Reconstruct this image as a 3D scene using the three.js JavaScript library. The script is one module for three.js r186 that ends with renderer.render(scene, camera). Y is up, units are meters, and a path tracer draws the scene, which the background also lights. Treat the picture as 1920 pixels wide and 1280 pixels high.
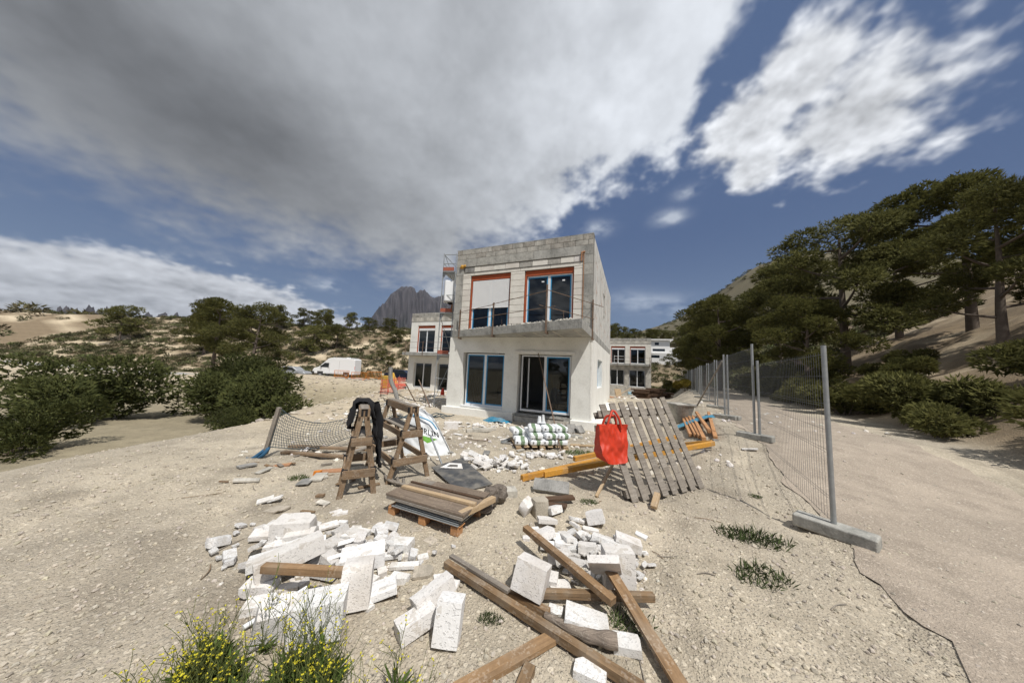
import * as THREE from 'three';
import { mergeGeometries, toCreasedNormals } from 'three/addons/utils/BufferGeometryUtils.js';
import { RoundedBoxGeometry } from 'three/addons/geometries/RoundedBoxGeometry.js';
import { ImprovedNoise } from 'three/addons/math/ImprovedNoise.js';

// ------------------------------------------------------------------ camera, sky, sun, exposure
const scene = new THREE.Scene();
const camera = new THREE.PerspectiveCamera(99.74, 1.5, 0.1, 9000);
camera.position.set(0, 1.62, 0);
camera.rotation.set(0.0969, 0, 0.0465, 'XYZ');
const renderer = new THREE.WebGLRenderer();
renderer.toneMapping = THREE.LinearToneMapping;
renderer.toneMappingExposure = 1.04;
renderer.shadowMap.enabled = true;
const SUN = new THREE.Vector3(0.806, 2.66, 1.42).normalize();
const sun = new THREE.DirectionalLight(new THREE.Color(1.0, 0.955, 0.885), 4.3);
sun.position.copy(SUN).multiplyScalar(80);
sun.castShadow = true;
Object.assign(sun.shadow.camera, { left: -60, right: 60, top: 60, bottom: -60, near: 1, far: 300 });
scene.add(sun);

let seedN = 1;
function rngOf(s) { let a = (s * 2654435761) >>> 0; return () => { a = (a + 0x6d2b79f5) | 0; let t = Math.imul(a ^ (a >>> 15), 1 | a); t = (t + Math.imul(t ^ (t >>> 7), 61 | t)) ^ t; return ((t ^ (t >>> 14)) >>> 0) / 4294967296; }; }
let rnd = rngOf(7);
const rr = (a, b) => a + (b - a) * rnd();
const clamp = (x, a = 0, b = 1) => Math.min(b, Math.max(a, x));
const ss = (a, b, x) => { const t = clamp((x - a) / (b - a)); return t * t * (3 - 2 * t); };
const mix = (a, b, t) => a + (b - a) * t;
const IN = new ImprovedNoise();
const n3 = (x, y, z) => IN.noise(x + 100.3, y + 57.7, z + 33.1);
function fbm(x, y, z, o = 5, g = 0.5) { let s = 0, a = 1, t = 0; for (let i = 0; i < o; i++) { s += a * n3(x, y, z); t += a; a *= g; x *= 2.03; y *= 2.03; z *= 2.03; } return s / t; }
const curve = (pts, x) => { if (x <= pts[0][0]) return pts[0][1]; for (let i = 1; i < pts.length; i++) if (x <= pts[i][0]) { const t = (x - pts[i - 1][0]) / (pts[i][0] - pts[i - 1][0]); return mix(pts[i - 1][1], pts[i][1], t); } return pts[pts.length - 1][1]; };

// sky: clear air with one broad cloud sheet, some cumulus and thin streaks, by azimuth and elevation in degrees
{
  const W = 2048, H = 1024, data = new Float32Array(W * H * 4);
  const edge = [[-180, 30], [-120, 25], [-80, 21], [-43, 18.5], [-32, 19.2], [-27, 18], [-21, 15.5], [-14, 14], [-11.6, 20], [-4, 24], [3.4, 26], [9.8, 29.6], [13, 32.4], [19, 34], [24, 36], [29.5, 36], [32, 39], [34, 43], [37, 45.6], [40, 48.8], [55, 60], [80, 66], [110, 56], [140, 42], [180, 30]];
  const low = [[-95, 2], [-80, 7], [-60, 11.5], [-43, 12], [-37, 10.6], [-34, 9.2], [-30, 8.2], [-27, 6.4], [-25.5, 3], [-24, -2]];
  const blobs = [[40.5, 36, 7.6, 5.6], [47, 38.5, 7, 5.5], [52, 33, 11, 7], [41, 31, 4, 3.4], [95, 30, 12, 7], [120, 22, 14, 7], [-150, 14, 16, 5], [160, 13, 14, 5], [75, 16, 9, 3], [-110, 8, 14, 4]];
  for (let row = H / 2; row < H; row++) {
    const el = ((row + 0.5) / H - 0.5) * 180, e = el * Math.PI / 180;
    for (let col = 0; col < W; col++) {
      const th = ((col + 0.5) / W - 0.5) * 2 * Math.PI, x = Math.cos(th) * Math.cos(e), z = Math.sin(th) * Math.cos(e), y = Math.sin(e);
      const az = Math.atan2(x, -z) * 180 / Math.PI;
      const k = ss(0, 26, el);
      let c = [mix(0.175, 0.088, k), mix(0.245, 0.138, k), mix(0.365, 0.262, k)];
      const over = (col_, a) => { for (let i = 0; i < 3; i++) c[i] = mix(c[i], col_[i], a); };
      // plane coordinates of the cloud layer
      const px = x / (y + 0.22), pz = z / (y + 0.22);
      const w1 = fbm(px * 1.6, 3.1, pz * 1.6, 5), w2 = fbm(px * 5.5, 9.7, pz * 5.5, 5, 0.55), w3 = fbm(px * 17, 1.9, pz * 17, 4, 0.6);
      // thin streak and wisps
      const sx = az - 27, sy = el - 12.6 + sx * 0.14 + w1 * 1.4;
      let a = Math.exp(-((sx / 8.5) ** 2) - (sy / 1.7) ** 2) * clamp(0.55 + w2 * 1.6 + w3 * 0.5); over([0.50, 0.56, 0.66], a * 0.75);
      for (const [wx, wy, wr] of [[16.2, 26.6, 1.7], [29, 26.8, 1.5], [32, 30, 1.2], [-33, 12.6, 1.4]]) { const q = ((az - wx) / (wr * 1.6)) ** 2 + ((el - wy) / (wr * 0.7)) ** 2; if (q < 6) over([0.55, 0.6, 0.68], clamp(Math.exp(-q) * (0.5 + 2.2 * w2 + w3)) * 0.8); }
      // low cumulus bank along the horizon on the left
      const lt = curve(low, az) - el + w1 * 1.2 + w2 * 2.6 + w3 * 1.6;
      if (lt > -3) { const m = ss(-0.5, 1.5, lt), sh = clamp(0.62 - lt * 0.022 + w2 * 0.35 + w3 * 0.25, 0.28, 0.85); over([sh * 0.97, sh, sh * 1.06], m * ss(0, 3, el + 2) * 0.92); }
      // separate cumulus
      let bl = -1; for (const [bx, by, rx, ry] of blobs) { let dx = az - bx; if (dx > 180) dx -= 360; if (dx < -180) dx += 360; const q = 1 - Math.hypot(dx / rx, (el - by) / ry); if (q > bl) bl = q; }
      if (bl > -0.9) { const s = bl + w2 * 0.8 + w3 * 0.5 + w1 * 0.3, m = ss(-0.12, 0.5, s), sh = clamp(0.74 + w3 * 0.55 + w2 * 0.25 - ss(0.3, 1, s) * 0.12, 0.35, 0.95); over([sh * 0.97, sh, sh * 1.05], m); }
      // the broad sheet
      const eb = curve(edge, az), soft = mix(6.5, 2.6, ss(-15, 15, az)), s = el - eb + w1 * 5 + w2 * 7.5 + w3 * 3.4;
      if (s > -soft * 1.2) {
        const m = ss(-soft, soft, s);
        let sh = 0.50 + 0.27 * ss(-16, 20, az) - 0.30 * Math.exp(-(((az + 46) / 24) ** 2) - ((el - 29) / 14) ** 2) - 0.07 * Math.exp(-(((az + 22) / 17) ** 2) - ((el - 24) / 11) ** 2);
        sh = sh - 0.12 * ss(-30, -90, az) - 0.10 * ss(60, 85, el);
        sh = clamp(sh * (1 + w1 * 0.45 + w2 * 0.28 + w3 * 0.14), 0.07, 0.9);
        over([sh * 0.955, sh, sh * 1.07], m);
      }
      const i = (row * W + col) * 4; data[i] = c[0]; data[i + 1] = c[1]; data[i + 2] = c[2]; data[i + 3] = 1;
    }
  }
  for (let row = 0; row < H / 2; row++) for (let col = 0; col < W; col++) { const i = (row * W + col) * 4; data[i] = 0.22; data[i + 1] = 0.2; data[i + 2] = 0.17; data[i + 3] = 1; }
  const t = new THREE.DataTexture(data, W, H, THREE.RGBAFormat, THREE.FloatType);
  t.mapping = THREE.EquirectangularReflectionMapping; t.magFilter = THREE.LinearFilter; t.needsUpdate = true;
  scene.background = t; scene.environment = t;
}

// ------------------------------------------------------------------ textures and materials
function tiling(size, freq, oct, seed) {           // periodic value noise, 0..1
  const r = rngOf(seed), out = new Float32Array(size * size); let amp = 1, tot = 0, fr = freq;
  for (let o = 0; o < oct && fr <= size; o++) {
    const g = new Float32Array(fr * fr); for (let i = 0; i < g.length; i++) g[i] = r();
    for (let y = 0; y < size; y++) {
      const fy = y / size * fr, iy = Math.floor(fy), ty = fy - iy, sy = ty * ty * (3 - 2 * ty), y0 = (iy % fr) * fr, y1 = ((iy + 1) % fr) * fr;
      for (let x = 0; x < size; x++) {
        const fx = x / size * fr, ix = Math.floor(fx), tx = fx - ix, sx = tx * tx * (3 - 2 * tx), x0 = ix % fr, x1 = (ix + 1) % fr;
        out[y * size + x] += amp * mix(mix(g[y0 + x0], g[y0 + x1], sx), mix(g[y1 + x0], g[y1 + x1], sx), sy);
      }
    }
    tot += amp; amp *= 0.55; fr *= 2;
  }
  for (let i = 0; i < out.length; i++) out[i] /= tot;
  return out;
}
function stretchX(src, size, k) { const o = new Float32Array(size * size); for (let y = 0; y < size; y++) for (let x = 0; x < size; x++) o[y * size + x] = src[y * size + Math.floor(x / k) % size]; return o; }
const S = 512;
const NA = tiling(S, 3, 6, 11), NB = tiling(S, 12, 5, 12), NC = tiling(S, 64, 3, 13), ND = tiling(S, 5, 5, 14), NE = tiling(S, 160, 1, 15);
const toS = (v) => { v = clamp(v); return 255 * (v <= 0.0031308 ? v * 12.92 : 1.055 * Math.pow(v, 1 / 2.4) - 0.055); };
function colorTex(fn, size = S) {
  const d = new Uint8Array(size * size * 4);
  for (let y = 0; y < size; y++) for (let x = 0; x < size; x++) { const i = y * size + x, c = fn(i, x / size, y / size); d[i * 4] = toS(c[0]); d[i * 4 + 1] = toS(c[1]); d[i * 4 + 2] = toS(c[2]); d[i * 4 + 3] = 255; }
  const t = new THREE.DataTexture(d, size, size); t.colorSpace = THREE.SRGBColorSpace; t.wrapS = t.wrapT = THREE.RepeatWrapping; t.magFilter = THREE.LinearFilter; t.needsUpdate = true; return t;
}
function bumpTex(fn, size = S) {
  const d = new Uint8Array(size * size * 4);
  for (let i = 0; i < size * size; i++) { const v = clamp(fn(i)) * 255; d[i * 4] = d[i * 4 + 1] = d[i * 4 + 2] = v; d[i * 4 + 3] = 255; }
  const t = new THREE.DataTexture(d, size, size); t.wrapS = t.wrapT = THREE.RepeatWrapping; t.magFilter = THREE.LinearFilter; t.needsUpdate = true; return t;
}
const rep = (t, m) => { t.repeat.set(1 / m, 1 / m); return t; };
const tint = (c, k) => [c[0] * k, c[1] * k, c[2] * k];
const lerp3 = (a, b, t) => [mix(a[0], b[0], t), mix(a[1], b[1], t), mix(a[2], b[2], t)];
function surf({ map, bump, bs = 0.004, m = 1, bm, rough = 0.9, metal = 0, color = [1, 1, 1], vc = false, extra = {} }) {
  const o = new THREE.MeshPhysicalMaterial({ roughness: rough, metalness: metal, vertexColors: vc, ...extra });
  o.color.setRGB(...color);
  if (map) { const t = map.clone(); t.needsUpdate = true; o.map = rep(t, m); }
  if (bump) { const t = bump.clone(); t.needsUpdate = true; o.bumpMap = rep(t, bm || m); o.bumpScale = bs; }
  return o;
}
// worley pebbles
function pebbles(size, cells, seed) {
  const r = rngOf(seed), px = [], py = [], pr = [], pv = []; for (let i = 0; i < cells * cells; i++) { px.push(r()); py.push(r()); pr.push(0.1 + 0.62 * r() ** 4 + 0.16 * r()); pv.push(r()); }
  const h = new Float32Array(size * size), id = new Float32Array(size * size);
  for (let y = 0; y < size; y++) for (let x = 0; x < size; x++) {
    const fx = x / size * cells, fy = y / size * cells, cx = Math.floor(fx), cy = Math.floor(fy); let best = 0, bv = 0;
    for (let dy = -1; dy <= 1; dy++) for (let dx = -1; dx <= 1; dx++) { const qx = (cx + dx + cells) % cells, qy = (cy + dy + cells) % cells, q = qy * cells + qx; const d = Math.hypot(cx + dx + px[q] - fx, cy + dy + py[q] - fy) / pr[q]; const v = 1 - d * d; if (v > best) { best = v; bv = pv[q]; } }
    h[y * size + x] = best; id[y * size + x] = bv;
  }
  return { h, id };
}
const PB = pebbles(1024, 96, 31), PS = pebbles(1024, 220, 32), GN = tiling(1024, 6, 7, 33), GF = tiling(1024, 256, 2, 34);
const groundMap = colorTex((i) => { const p = PB.h[i], q = PS.h[i]; let c = lerp3([0.30, 0.272, 0.228], [0.45, 0.412, 0.348], clamp(GN[i] * 1.8 - 0.4)); c = tint(c, 0.82 + 0.36 * GF[i]); if (q > 0.25) c = lerp3(c, tint([0.455, 0.42, 0.355], 0.6 + 0.65 * PS.id[i]), 0.6); if (p > 0.25) c = lerp3(c, tint([0.52, 0.485, 0.42], 0.55 + 0.65 * PB.id[i]), 0.7); return c; }, 1024);
const groundBump = bumpTex((i) => 0.35 * GN[i] + 0.32 * Math.sqrt(PB.h[i]) * (PB.h[i] > 0.2 ? 1 : 0.3) + 0.18 * PS.h[i] + 0.18 * GF[i], 1024);
const grainA = stretchX(tiling(S, 64, 3, 21), S, 24), grainB = stretchX(tiling(S, 16, 4, 22), S, 10);
const grain = (i) => 0.55 * grainA[i] + 0.45 * grainB[i], grainT = (i) => grain((i % S) * S + Math.floor(i / S));
const plasterMap = colorTex((i) => { let c = lerp3([0.71, 0.695, 0.64], [0.81, 0.795, 0.74], clamp(NA[i] * 1.8 - 0.4)); if (ND[i] > 0.6) c = lerp3(c, [0.52, 0.5, 0.45], clamp((ND[i] - 0.62) * 6) * 0.3); return tint(c, 0.92 + 0.16 * NC[i]); });
const plasterBump = bumpTex((i) => 0.6 * NB[i] + 0.4 * NC[i]);
const concreteMap = colorTex((i) => { let c = lerp3([0.235, 0.235, 0.22], [0.40, 0.395, 0.37], clamp(NA[i] * 1.9 - 0.45)); c = tint(c, (0.8 + 0.4 * NC[i]) * (0.72 + 0.56 * grainT(i))); if (NB[i] > 0.64) c = tint(c, 0.8); return c; });
const concreteBump = bumpTex((i) => 0.5 * NB[i] + 0.5 * NC[i]);
const aacMap = colorTex((i) => { let c = lerp3([0.68, 0.675, 0.665], [0.79, 0.785, 0.775], NB[i]); if (NC[i] > 0.66) c = tint(c, 0.84); if (NA[i] > 0.5) c = lerp3(c, [0.50, 0.445, 0.37], clamp((NA[i] - 0.55) * 5) * 0.35); if (NB[i] > 0.7) c = lerp3(c, [0.46, 0.42, 0.36], 0.5); return tint(c, 0.92 + 0.14 * NC[i]); });
const aacBump = bumpTex((i) => 0.5 + 0.3 * NC[i] - (NC[i] > 0.66 ? 0.3 : 0) + 0.25 * NB[i]);
function woodTex(dark, light, dirt = 0.3) { return colorTex((i) => { let c = lerp3(dark, light, clamp(grain(i) * 2 - 0.5)); c = tint(c, 0.85 + 0.3 * NC[i]); const d = clamp((ND[i] - 0.52) * 5); c = lerp3(c, [0.24, 0.205, 0.16], d * dirt); if (NB[i] > 0.62 && NC[i] > 0.55) c = lerp3(c, [0.46, 0.43, 0.38], 0.2); return c; }); }
const woodBump = bumpTex((i) => grain(i) * 0.8 + 0.2 * NC[i]);
const M = {};
M.ground = surf({ map: groundMap, bump: groundBump, bs: 0.018, m: 2.3, vc: true, rough: 0.97 });
M.plaster = surf({ map: plasterMap, bump: plasterBump, bs: 0.004, m: 1.7, color: [0.98, 1.0, 1.02] });
M.plasterWhite = surf({ map: plasterMap, bump: plasterBump, bs: 0.003, m: 2.3, color: [1.03, 1.04, 1.06] });
M.concrete = surf({ map: concreteMap, bump: concreteBump, bs: 0.006, m: 1.3 });
M.concreteB = surf({ map: concreteMap, bump: concreteBump, bs: 0.006, m: 0.9, color: [1.1, 1.09, 1.07] });
M.concreteW = surf({ map: concreteMap, bump: concreteBump, bs: 0.005, m: 1.1, color: [1.4, 1.34, 1.27] });
M.mortar = surf({ map: concreteMap, bump: concreteBump, bs: 0.004, m: 0.7, color: [0.62, 0.6, 0.58] });
M.blockA = surf({ map: plasterMap, bump: concreteBump, bs: 0.004, m: 1.1, color: [0.82, 0.79, 0.78] });
M.blockB = surf({ map: plasterMap, bump: concreteBump, bs: 0.004, m: 0.8, color: [0.9, 0.885, 0.87] });
M.blockC = surf({ map: concreteMap, bump: concreteBump, bs: 0.005, m: 0.8, color: [1.12, 1.09, 1.06] });
M.blockD = surf({ map: concreteMap, bump: concreteBump, bs: 0.005, m: 1.0, color: [0.98, 0.93, 0.89] });
const sideMap = colorTex((i) => { let c = lerp3([0.47, 0.465, 0.44], [0.62, 0.615, 0.585], clamp(NA[i] * 2 - 0.5)); if (NB[i] > 0.66) c = lerp3(c, [0.31, 0.3, 0.275], 0.6); if (ND[i] > 0.68 && NB[i] > 0.5) c = lerp3(c, [0.42, 0.2, 0.12], 0.5); return tint(c, 0.9 + 0.2 * NC[i]); });
M.sideWall = surf({ map: sideMap, bump: concreteBump, bs: 0.012, m: 2.1 });
M.aac = [[1, 1, 1], [0.97, 0.95, 0.94], [0.9, 0.875, 0.85], [1.03, 1.03, 1.04]].map((c, i) => surf({ map: aacMap, bump: aacBump, bs: 0.007, m: 0.55 + 0.1 * i, color: c }));
M.tan = surf({ map: concreteMap, bump: concreteBump, bs: 0.003, m: 0.5, color: [1.25, 1.12, 0.98] });
M.slate = surf({ map: concreteMap, bump: concreteBump, bs: 0.003, m: 0.6, color: [0.75, 0.74, 0.75] });
const wOld = woodTex([0.13, 0.085, 0.05], [0.30, 0.205, 0.125], 0.35), wGrey = woodTex([0.145, 0.125, 0.105], [0.30, 0.27, 0.235], 0.3), wBeam = woodTex([0.125, 0.078, 0.04], [0.275, 0.18, 0.098], 0.4), wPale = woodTex([0.34, 0.24, 0.14], [0.50, 0.375, 0.235], 0.25);
M.woodOld = surf({ map: wOld, bump: woodBump, bs: 0.003, m: 0.7, rough: 0.85 });
M.woodGrey = surf({ map: wGrey, bump: woodBump, bs: 0.003, m: 0.7, rough: 0.9 });
M.woodBeam = surf({ map: wBeam, bump: woodBump, bs: 0.003, m: 0.6, rough: 0.8 });
M.woodBeamB = surf({ map: wBeam, bump: woodBump, bs: 0.003, m: 0.83, rough: 0.8, color: [1.25, 1.2, 1.15] });
M.woodPale = surf({ map: wPale, bump: woodBump, bs: 0.002, m: 0.6, rough: 0.8 });
M.woodDark = surf({ map: wOld, bump: woodBump, bs: 0.003, m: 0.6, color: [0.4, 0.33, 0.3] });
M.plankBrown = surf({ map: wGrey, bump: woodBump, bs: 0.002, m: 0.9, color: [0.78, 0.68, 0.6] });
M.orangeBeam = surf({ map: woodTex([0.42, 0.19, 0.025], [0.62, 0.32, 0.05], 0.3), bump: woodBump, bs: 0.002, m: 0.8, rough: 0.6 });
M.timber = surf({ map: woodTex([0.38, 0.18, 0.07], [0.52, 0.27, 0.12], 0.2), bump: woodBump, bs: 0.002, m: 0.7, rough: 0.8 });
const plain = (r, g, b, rough = 0.7, metal = 0, extra = {}) => surf({ color: [r, g, b], rough, metal, extra });
const dusty = (r, g, b, rough = 0.7, metal = 0) => { const t = colorTex((i) => lerp3([r, g, b], [0.42, 0.38, 0.31], clamp((NA[i] - 0.45) * 2.2) * 0.55), 256 * 2); return surf({ map: t, m: 0.6, rough, metal }); };
M.white = plain(0.74, 0.76, 0.78, 0.4); M.film = plain(0.035, 0.24, 0.46, 0.45); M.orange = surf({ map: colorTex((i) => tint([0.36, 0.075, 0.022], 0.7 + 0.5 * NB[i])), m: 0.9, rough: 0.8 });
M.glass = new THREE.MeshPhysicalMaterial({ color: 0xffffff, roughness: 0.02, transmission: 1, thickness: 0, ior: 1.52 }); M.glass.color.setRGB(0.48, 0.52, 0.54);
M.dark = plain(0.05, 0.05, 0.05, 0.9); M.black = plain(0.012, 0.012, 0.014, 0.9); M.interior = plain(0.32, 0.31, 0.3, 0.95);
M.shutter = plain(0.76, 0.77, 0.78, 0.5); M.steel = surf({ map: colorTex((i) => lerp3([0.30, 0.32, 0.33], [0.42, 0.44, 0.45], NB[i])), m: 0.4, rough: 0.5, metal: 0.6 });
M.rust = surf({ map: colorTex((i) => lerp3([0.10, 0.075, 0.06], [0.24, 0.16, 0.11], clamp(NB[i] * 1.8 - 0.4))), m: 0.3, rough: 0.85, metal: 0.2 });
M.redDeck = surf({ map: colorTex((i) => lerp3([0.30, 0.06, 0.035], [0.36, 0.14, 0.09], NB[i])), m: 0.5, rough: 0.8 });
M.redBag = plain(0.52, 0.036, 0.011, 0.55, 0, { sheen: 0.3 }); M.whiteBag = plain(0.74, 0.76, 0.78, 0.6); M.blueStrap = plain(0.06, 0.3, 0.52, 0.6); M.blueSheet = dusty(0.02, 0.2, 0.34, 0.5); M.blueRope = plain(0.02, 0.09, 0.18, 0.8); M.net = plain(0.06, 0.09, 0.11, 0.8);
M.blackCloth = plain(0.008, 0.008, 0.010, 1.0); M.yellow = dusty(0.62, 0.36, 0.02, 0.6); M.orangePlastic = plain(0.62, 0.2, 0.02, 0.55); M.redNet = plain(0.62, 0.14, 0.1, 0.8); M.silver = plain(0.45, 0.46, 0.47, 0.3, 0.5); M.navy = plain(0.012, 0.016, 0.03, 0.2); M.tyre = plain(0.02, 0.02, 0.02, 0.9);
M.paintWhite = plain(0.8, 0.8, 0.8, 0.3, 0, { clearcoat: 0.6, clearcoatRoughness: 0.15 }); M.carGlass = plain(0.02, 0.025, 0.03, 0.05); M.rock = surf({ map: colorTex((i) => tint(lerp3([0.30, 0.265, 0.21], [0.5, 0.455, 0.38], NA[i]), 0.8 + 0.4 * NC[i])), bump: concreteBump, bs: 0.01, m: 0.5 });
M.bark = surf({ map: colorTex((i) => tint(lerp3([0.085, 0.065, 0.05], [0.2, 0.16, 0.13], grain(i)), 0.8 + 0.4 * NC[i])), bump: woodBump, bs: 0.012, m: 0.5 });
M.deadwood = surf({ map: woodTex([0.12, 0.095, 0.075], [0.33, 0.27, 0.22], 0.2), bump: woodBump, bs: 0.008, m: 0.4 });
M.foliage = surf({ vc: true, rough: 1, color: [1, 1, 1], extra: { specularIntensity: 0.12, transmission: 0.3, thickness: 0 } });
M.dry = surf({ vc: true, rough: 0.95 });
M.terracotta = surf({ map: colorTex((i) => lerp3([0.3, 0.14, 0.07], [0.45, 0.25, 0.14], NB[i])), m: 0.5 });

// ------------------------------------------------------------------ builders
function boxUV(g) {
  if (g.index) g = g.toNonIndexed();
  const p = g.attributes.position, uv = new Float32Array(p.count * 2), a = new THREE.Vector3(), b = new THREE.Vector3(), c = new THREE.Vector3();
  const ox = rnd() * 3, oy = rnd() * 3;
  for (let i = 0; i < p.count; i += 3) {
    a.fromBufferAttribute(p, i); b.fromBufferAttribute(p, i + 1); c.fromBufferAttribute(p, i + 2);
    const n = b.clone().sub(a).cross(c.clone().sub(a)), ax = Math.abs(n.x), ay = Math.abs(n.y), az = Math.abs(n.z);
    [a, b, c].forEach((v, k) => { let s, t; if (ay >= ax && ay >= az) { s = v.x; t = v.z; } else if (az >= ax) { s = v.x; t = v.y; } else { s = v.z; t = v.y; } uv[(i + k) * 2] = s + ox; uv[(i + k) * 2 + 1] = t + oy; });
  }
  g.setAttribute('uv', new THREE.BufferAttribute(uv, 2));
  for (const k of Object.keys(g.attributes)) if (!['position', 'normal', 'uv', 'color'].includes(k)) g.deleteAttribute(k);
  return g;
}
const E3 = new THREE.Euler(), Q4 = new THREE.Quaternion(), M4 = new THREE.Matrix4(), V = (x, y, z) => new THREE.Vector3(x, y, z), ONE = V(1, 1, 1);
function put(g, x = 0, y = 0, z = 0, rx = 0, ry = 0, rz = 0) { return g.applyMatrix4(M4.compose(V(x, y, z), Q4.setFromEuler(E3.set(rx, ry, rz, 'YXZ')), ONE)); }
function box(w, h, d, x = 0, y = 0, z = 0, rx = 0, ry = 0, rz = 0) { return put(boxUV(new THREE.BoxGeometry(w, h, d)), x, y, z, rx, ry, rz); }
function bev(w, h, d, r, x = 0, y = 0, z = 0, rx = 0, ry = 0, rz = 0) { return put(boxUV(new RoundedBoxGeometry(w, h, d, 1, Math.min(r, w / 2.1, h / 2.1, d / 2.1))), x, y, z, rx, ry, rz); }
const bx = (x0, x1, y0, y1, z0, z1) => box(x1 - x0, y1 - y0, z1 - z0, (x0 + x1) / 2, (y0 + y1) / 2, (z0 + z1) / 2);
const bb = (x0, x1, y0, y1, z0, z1, r = 0.008) => bev(x1 - x0, y1 - y0, z1 - z0, r, (x0 + x1) / 2, (y0 + y1) / 2, (z0 + z1) / 2);
function rod(p, q, r0, r1 = r0, seg = 6) {
  const a = V(...p), b = V(...q), d = b.clone().sub(a), g = boxUV(new THREE.CylinderGeometry(r1, r0, d.length(), seg, 1));
  g.applyMatrix4(M4.compose(a.add(b).multiplyScalar(0.5), Q4.setFromUnitVectors(V(0, 1, 0), d.normalize()), ONE)); return g;
}
// a squared bar between two points, w across, h high
function bar(p, q, w, h) {
  const a = V(...p), b = V(...q), d = b.clone().sub(a), L = d.length(); d.normalize();
  const side = Math.abs(d.y) > 0.95 ? V(0, 0, 1) : V(0, 1, 0).cross(d).normalize(), up = side.clone().cross(d);
  const g = bev(L, h, w, Math.min(w, h) * 0.08);
  g.applyMatrix4(new THREE.Matrix4().makeBasis(d, up, side.clone()).setPosition(a.add(b).multiplyScalar(0.5))); return g;
}
function tube(pts, r, seg = 6, n = 24, taper = null) {
  const g = new THREE.TubeGeometry(new THREE.CatmullRomCurve3(pts.map((p) => V(...p))), n, r, seg, false);
  if (taper) { const P = g.attributes.position, cv = new THREE.CatmullRomCurve3(pts.map((p) => V(...p))); for (let i = 0; i <= n; i++) { const c = cv.getPointAt(i / n), k = taper(i / n); for (let j = 0; j <= seg; j++) { const q = i * (seg + 1) + j; P.setXYZ(q, c.x + (P.getX(q) - c.x) * k, c.y + (P.getY(q) - c.y) * k, c.z + (P.getZ(q) - c.z) * k); } } g.computeVertexNormals(); }
  return boxUV(g);
}
function extr(shape, depth, holes = []) { for (const h of holes) { const p = new THREE.Path(); p.moveTo(h[0], h[2]); p.lineTo(h[1], h[2]); p.lineTo(h[1], h[3]); p.lineTo(h[0], h[3]); p.closePath(); shape.holes.push(p); } return boxUV(new THREE.ExtrudeGeometry(shape, { depth, bevelEnabled: false })); }
function poly(pts) { const s = new THREE.Shape(); pts.forEach(([x, y], i) => (i ? s.lineTo(x, y) : s.moveTo(x, y))); s.closePath(); return s; }
const rect = (x0, x1, y0, y1) => poly([[x0, y0], [x1, y0], [x1, y1], [x0, y1]]);
const used = {};
function numbered(n) { const k = used[n] = (used[n] ?? -1) + 1; return k ? n + '_' + String(k).padStart(3, '0') : n; }
function mesh(name, geos, mat, parent) {
  const g = Array.isArray(geos) ? (geos.length > 1 ? mergeGeometries(geos) : geos[0]) : geos;
  const m = new THREE.Mesh(g, mat); m.name = parent ? name : numbered(name); m.castShadow = m.receiveShadow = true; (parent || scene).add(m); return m;
}
function tag(o, label, category, group) { o.userData.kind = 'thing'; o.userData.label = label; o.userData.category = category; if (group) o.userData.group = group; return o; }
function thing(name, label, category, pos = [0, 0, 0], turn = 0, group) { const o = new THREE.Group(); o.name = numbered(name); o.position.set(...pos); o.rotation.y = turn; scene.add(o); return tag(o, label, category, group); }
function one(name, label, category, geos, mat, pos = [0, 0, 0], group) { const m = mesh(name, geos, mat); m.position.set(...pos); return tag(m, label, category, group); }
function struct(name, geos, mat) { const m = mesh(name, geos, mat); m.userData.kind = 'structure'; return m; }
function copy(o, pos, turn, label, group, sc) { const c = o.clone(); c.name = numbered(o.name.replace(/_\d+$/, '')); c.userData = { ...o.userData }; c.position.set(...pos); c.rotation.y = turn; if (sc) c.scale.setScalar(sc); if (label) c.userData.label = label; if (group) c.userData.group = group; scene.add(c); return c; }

// ------------------------------------------------------------------ the setting
const fenceX = (d) => 5.0 + 0.57 * (d - 6);
function height(x, z) {
  const d = -z, dd = Math.max(0, d);
  let h = -0.30 * ss(3, 10, d) - 0.62 * ss(16, 40, d);
  const u = x - fenceX(dd);
  h = h + (0.38 - h) * ss(-2.2, -0.3, u) * ss(3.5, 6.5, d) * (1 - ss(60, 80, d));
  if (u > 4.5) h += 0.42 * Math.min(60, u - 4.5) * ss(0, 3, u - 4.5);
  const v = -6.6 - 0.16 * (dd - 6) - x;
  h -= 2.6 * ss(0, 6, v) * (1 - ss(26, 36, d));
  h += 13.5 * ss(47, 95, d) * ss(30, -10, x) + 14 * ss(55, 150, d) * ss(-10, 30, x) + 22 * ss(95, 260, d) * ss(-20, 40, x) + 42 * ss(95, 240, x) * ss(80, 210, d);
  // heaps of spoil behind the leaning pallet and by the left house
  h += 0.55 * Math.exp(-(((x - 7.2) / 2.0) ** 2) - ((z + 17.5) / 2.6) ** 2) + 0.25 * Math.exp(-(((x - 4.6) / 1.1) ** 2) - ((z + 12.5) / 1.8) ** 2) + 0.22 * Math.exp(-(((x + 4.4) / 1.3) ** 2) - ((z + 11.5) / 1.6) ** 2) + 0.10 * Math.exp(-(((x - 0.7) / 0.8) ** 2) - ((z + 9.0) / 0.5) ** 2);
  return h;
}
const rutLine = (x, z, x0, z0, x1, z1) => { const dx = x1 - x0, dz = z1 - z0, L = Math.hypot(dx, dz), t = ((x - x0) * dx + (z - z0) * dz) / (L * L), off = ((x - x0) * dz - (z - z0) * dx) / L + 0.25 * n3(t * 9, 3, 1); const near = Math.min(Math.abs(off - 0.75), Math.abs(off + 0.75)); return Math.exp(-((near / 0.16) ** 2)) * ss(-0.02, 0.06, t) * (1 - ss(0.94, 1.02, t)); };
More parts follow.
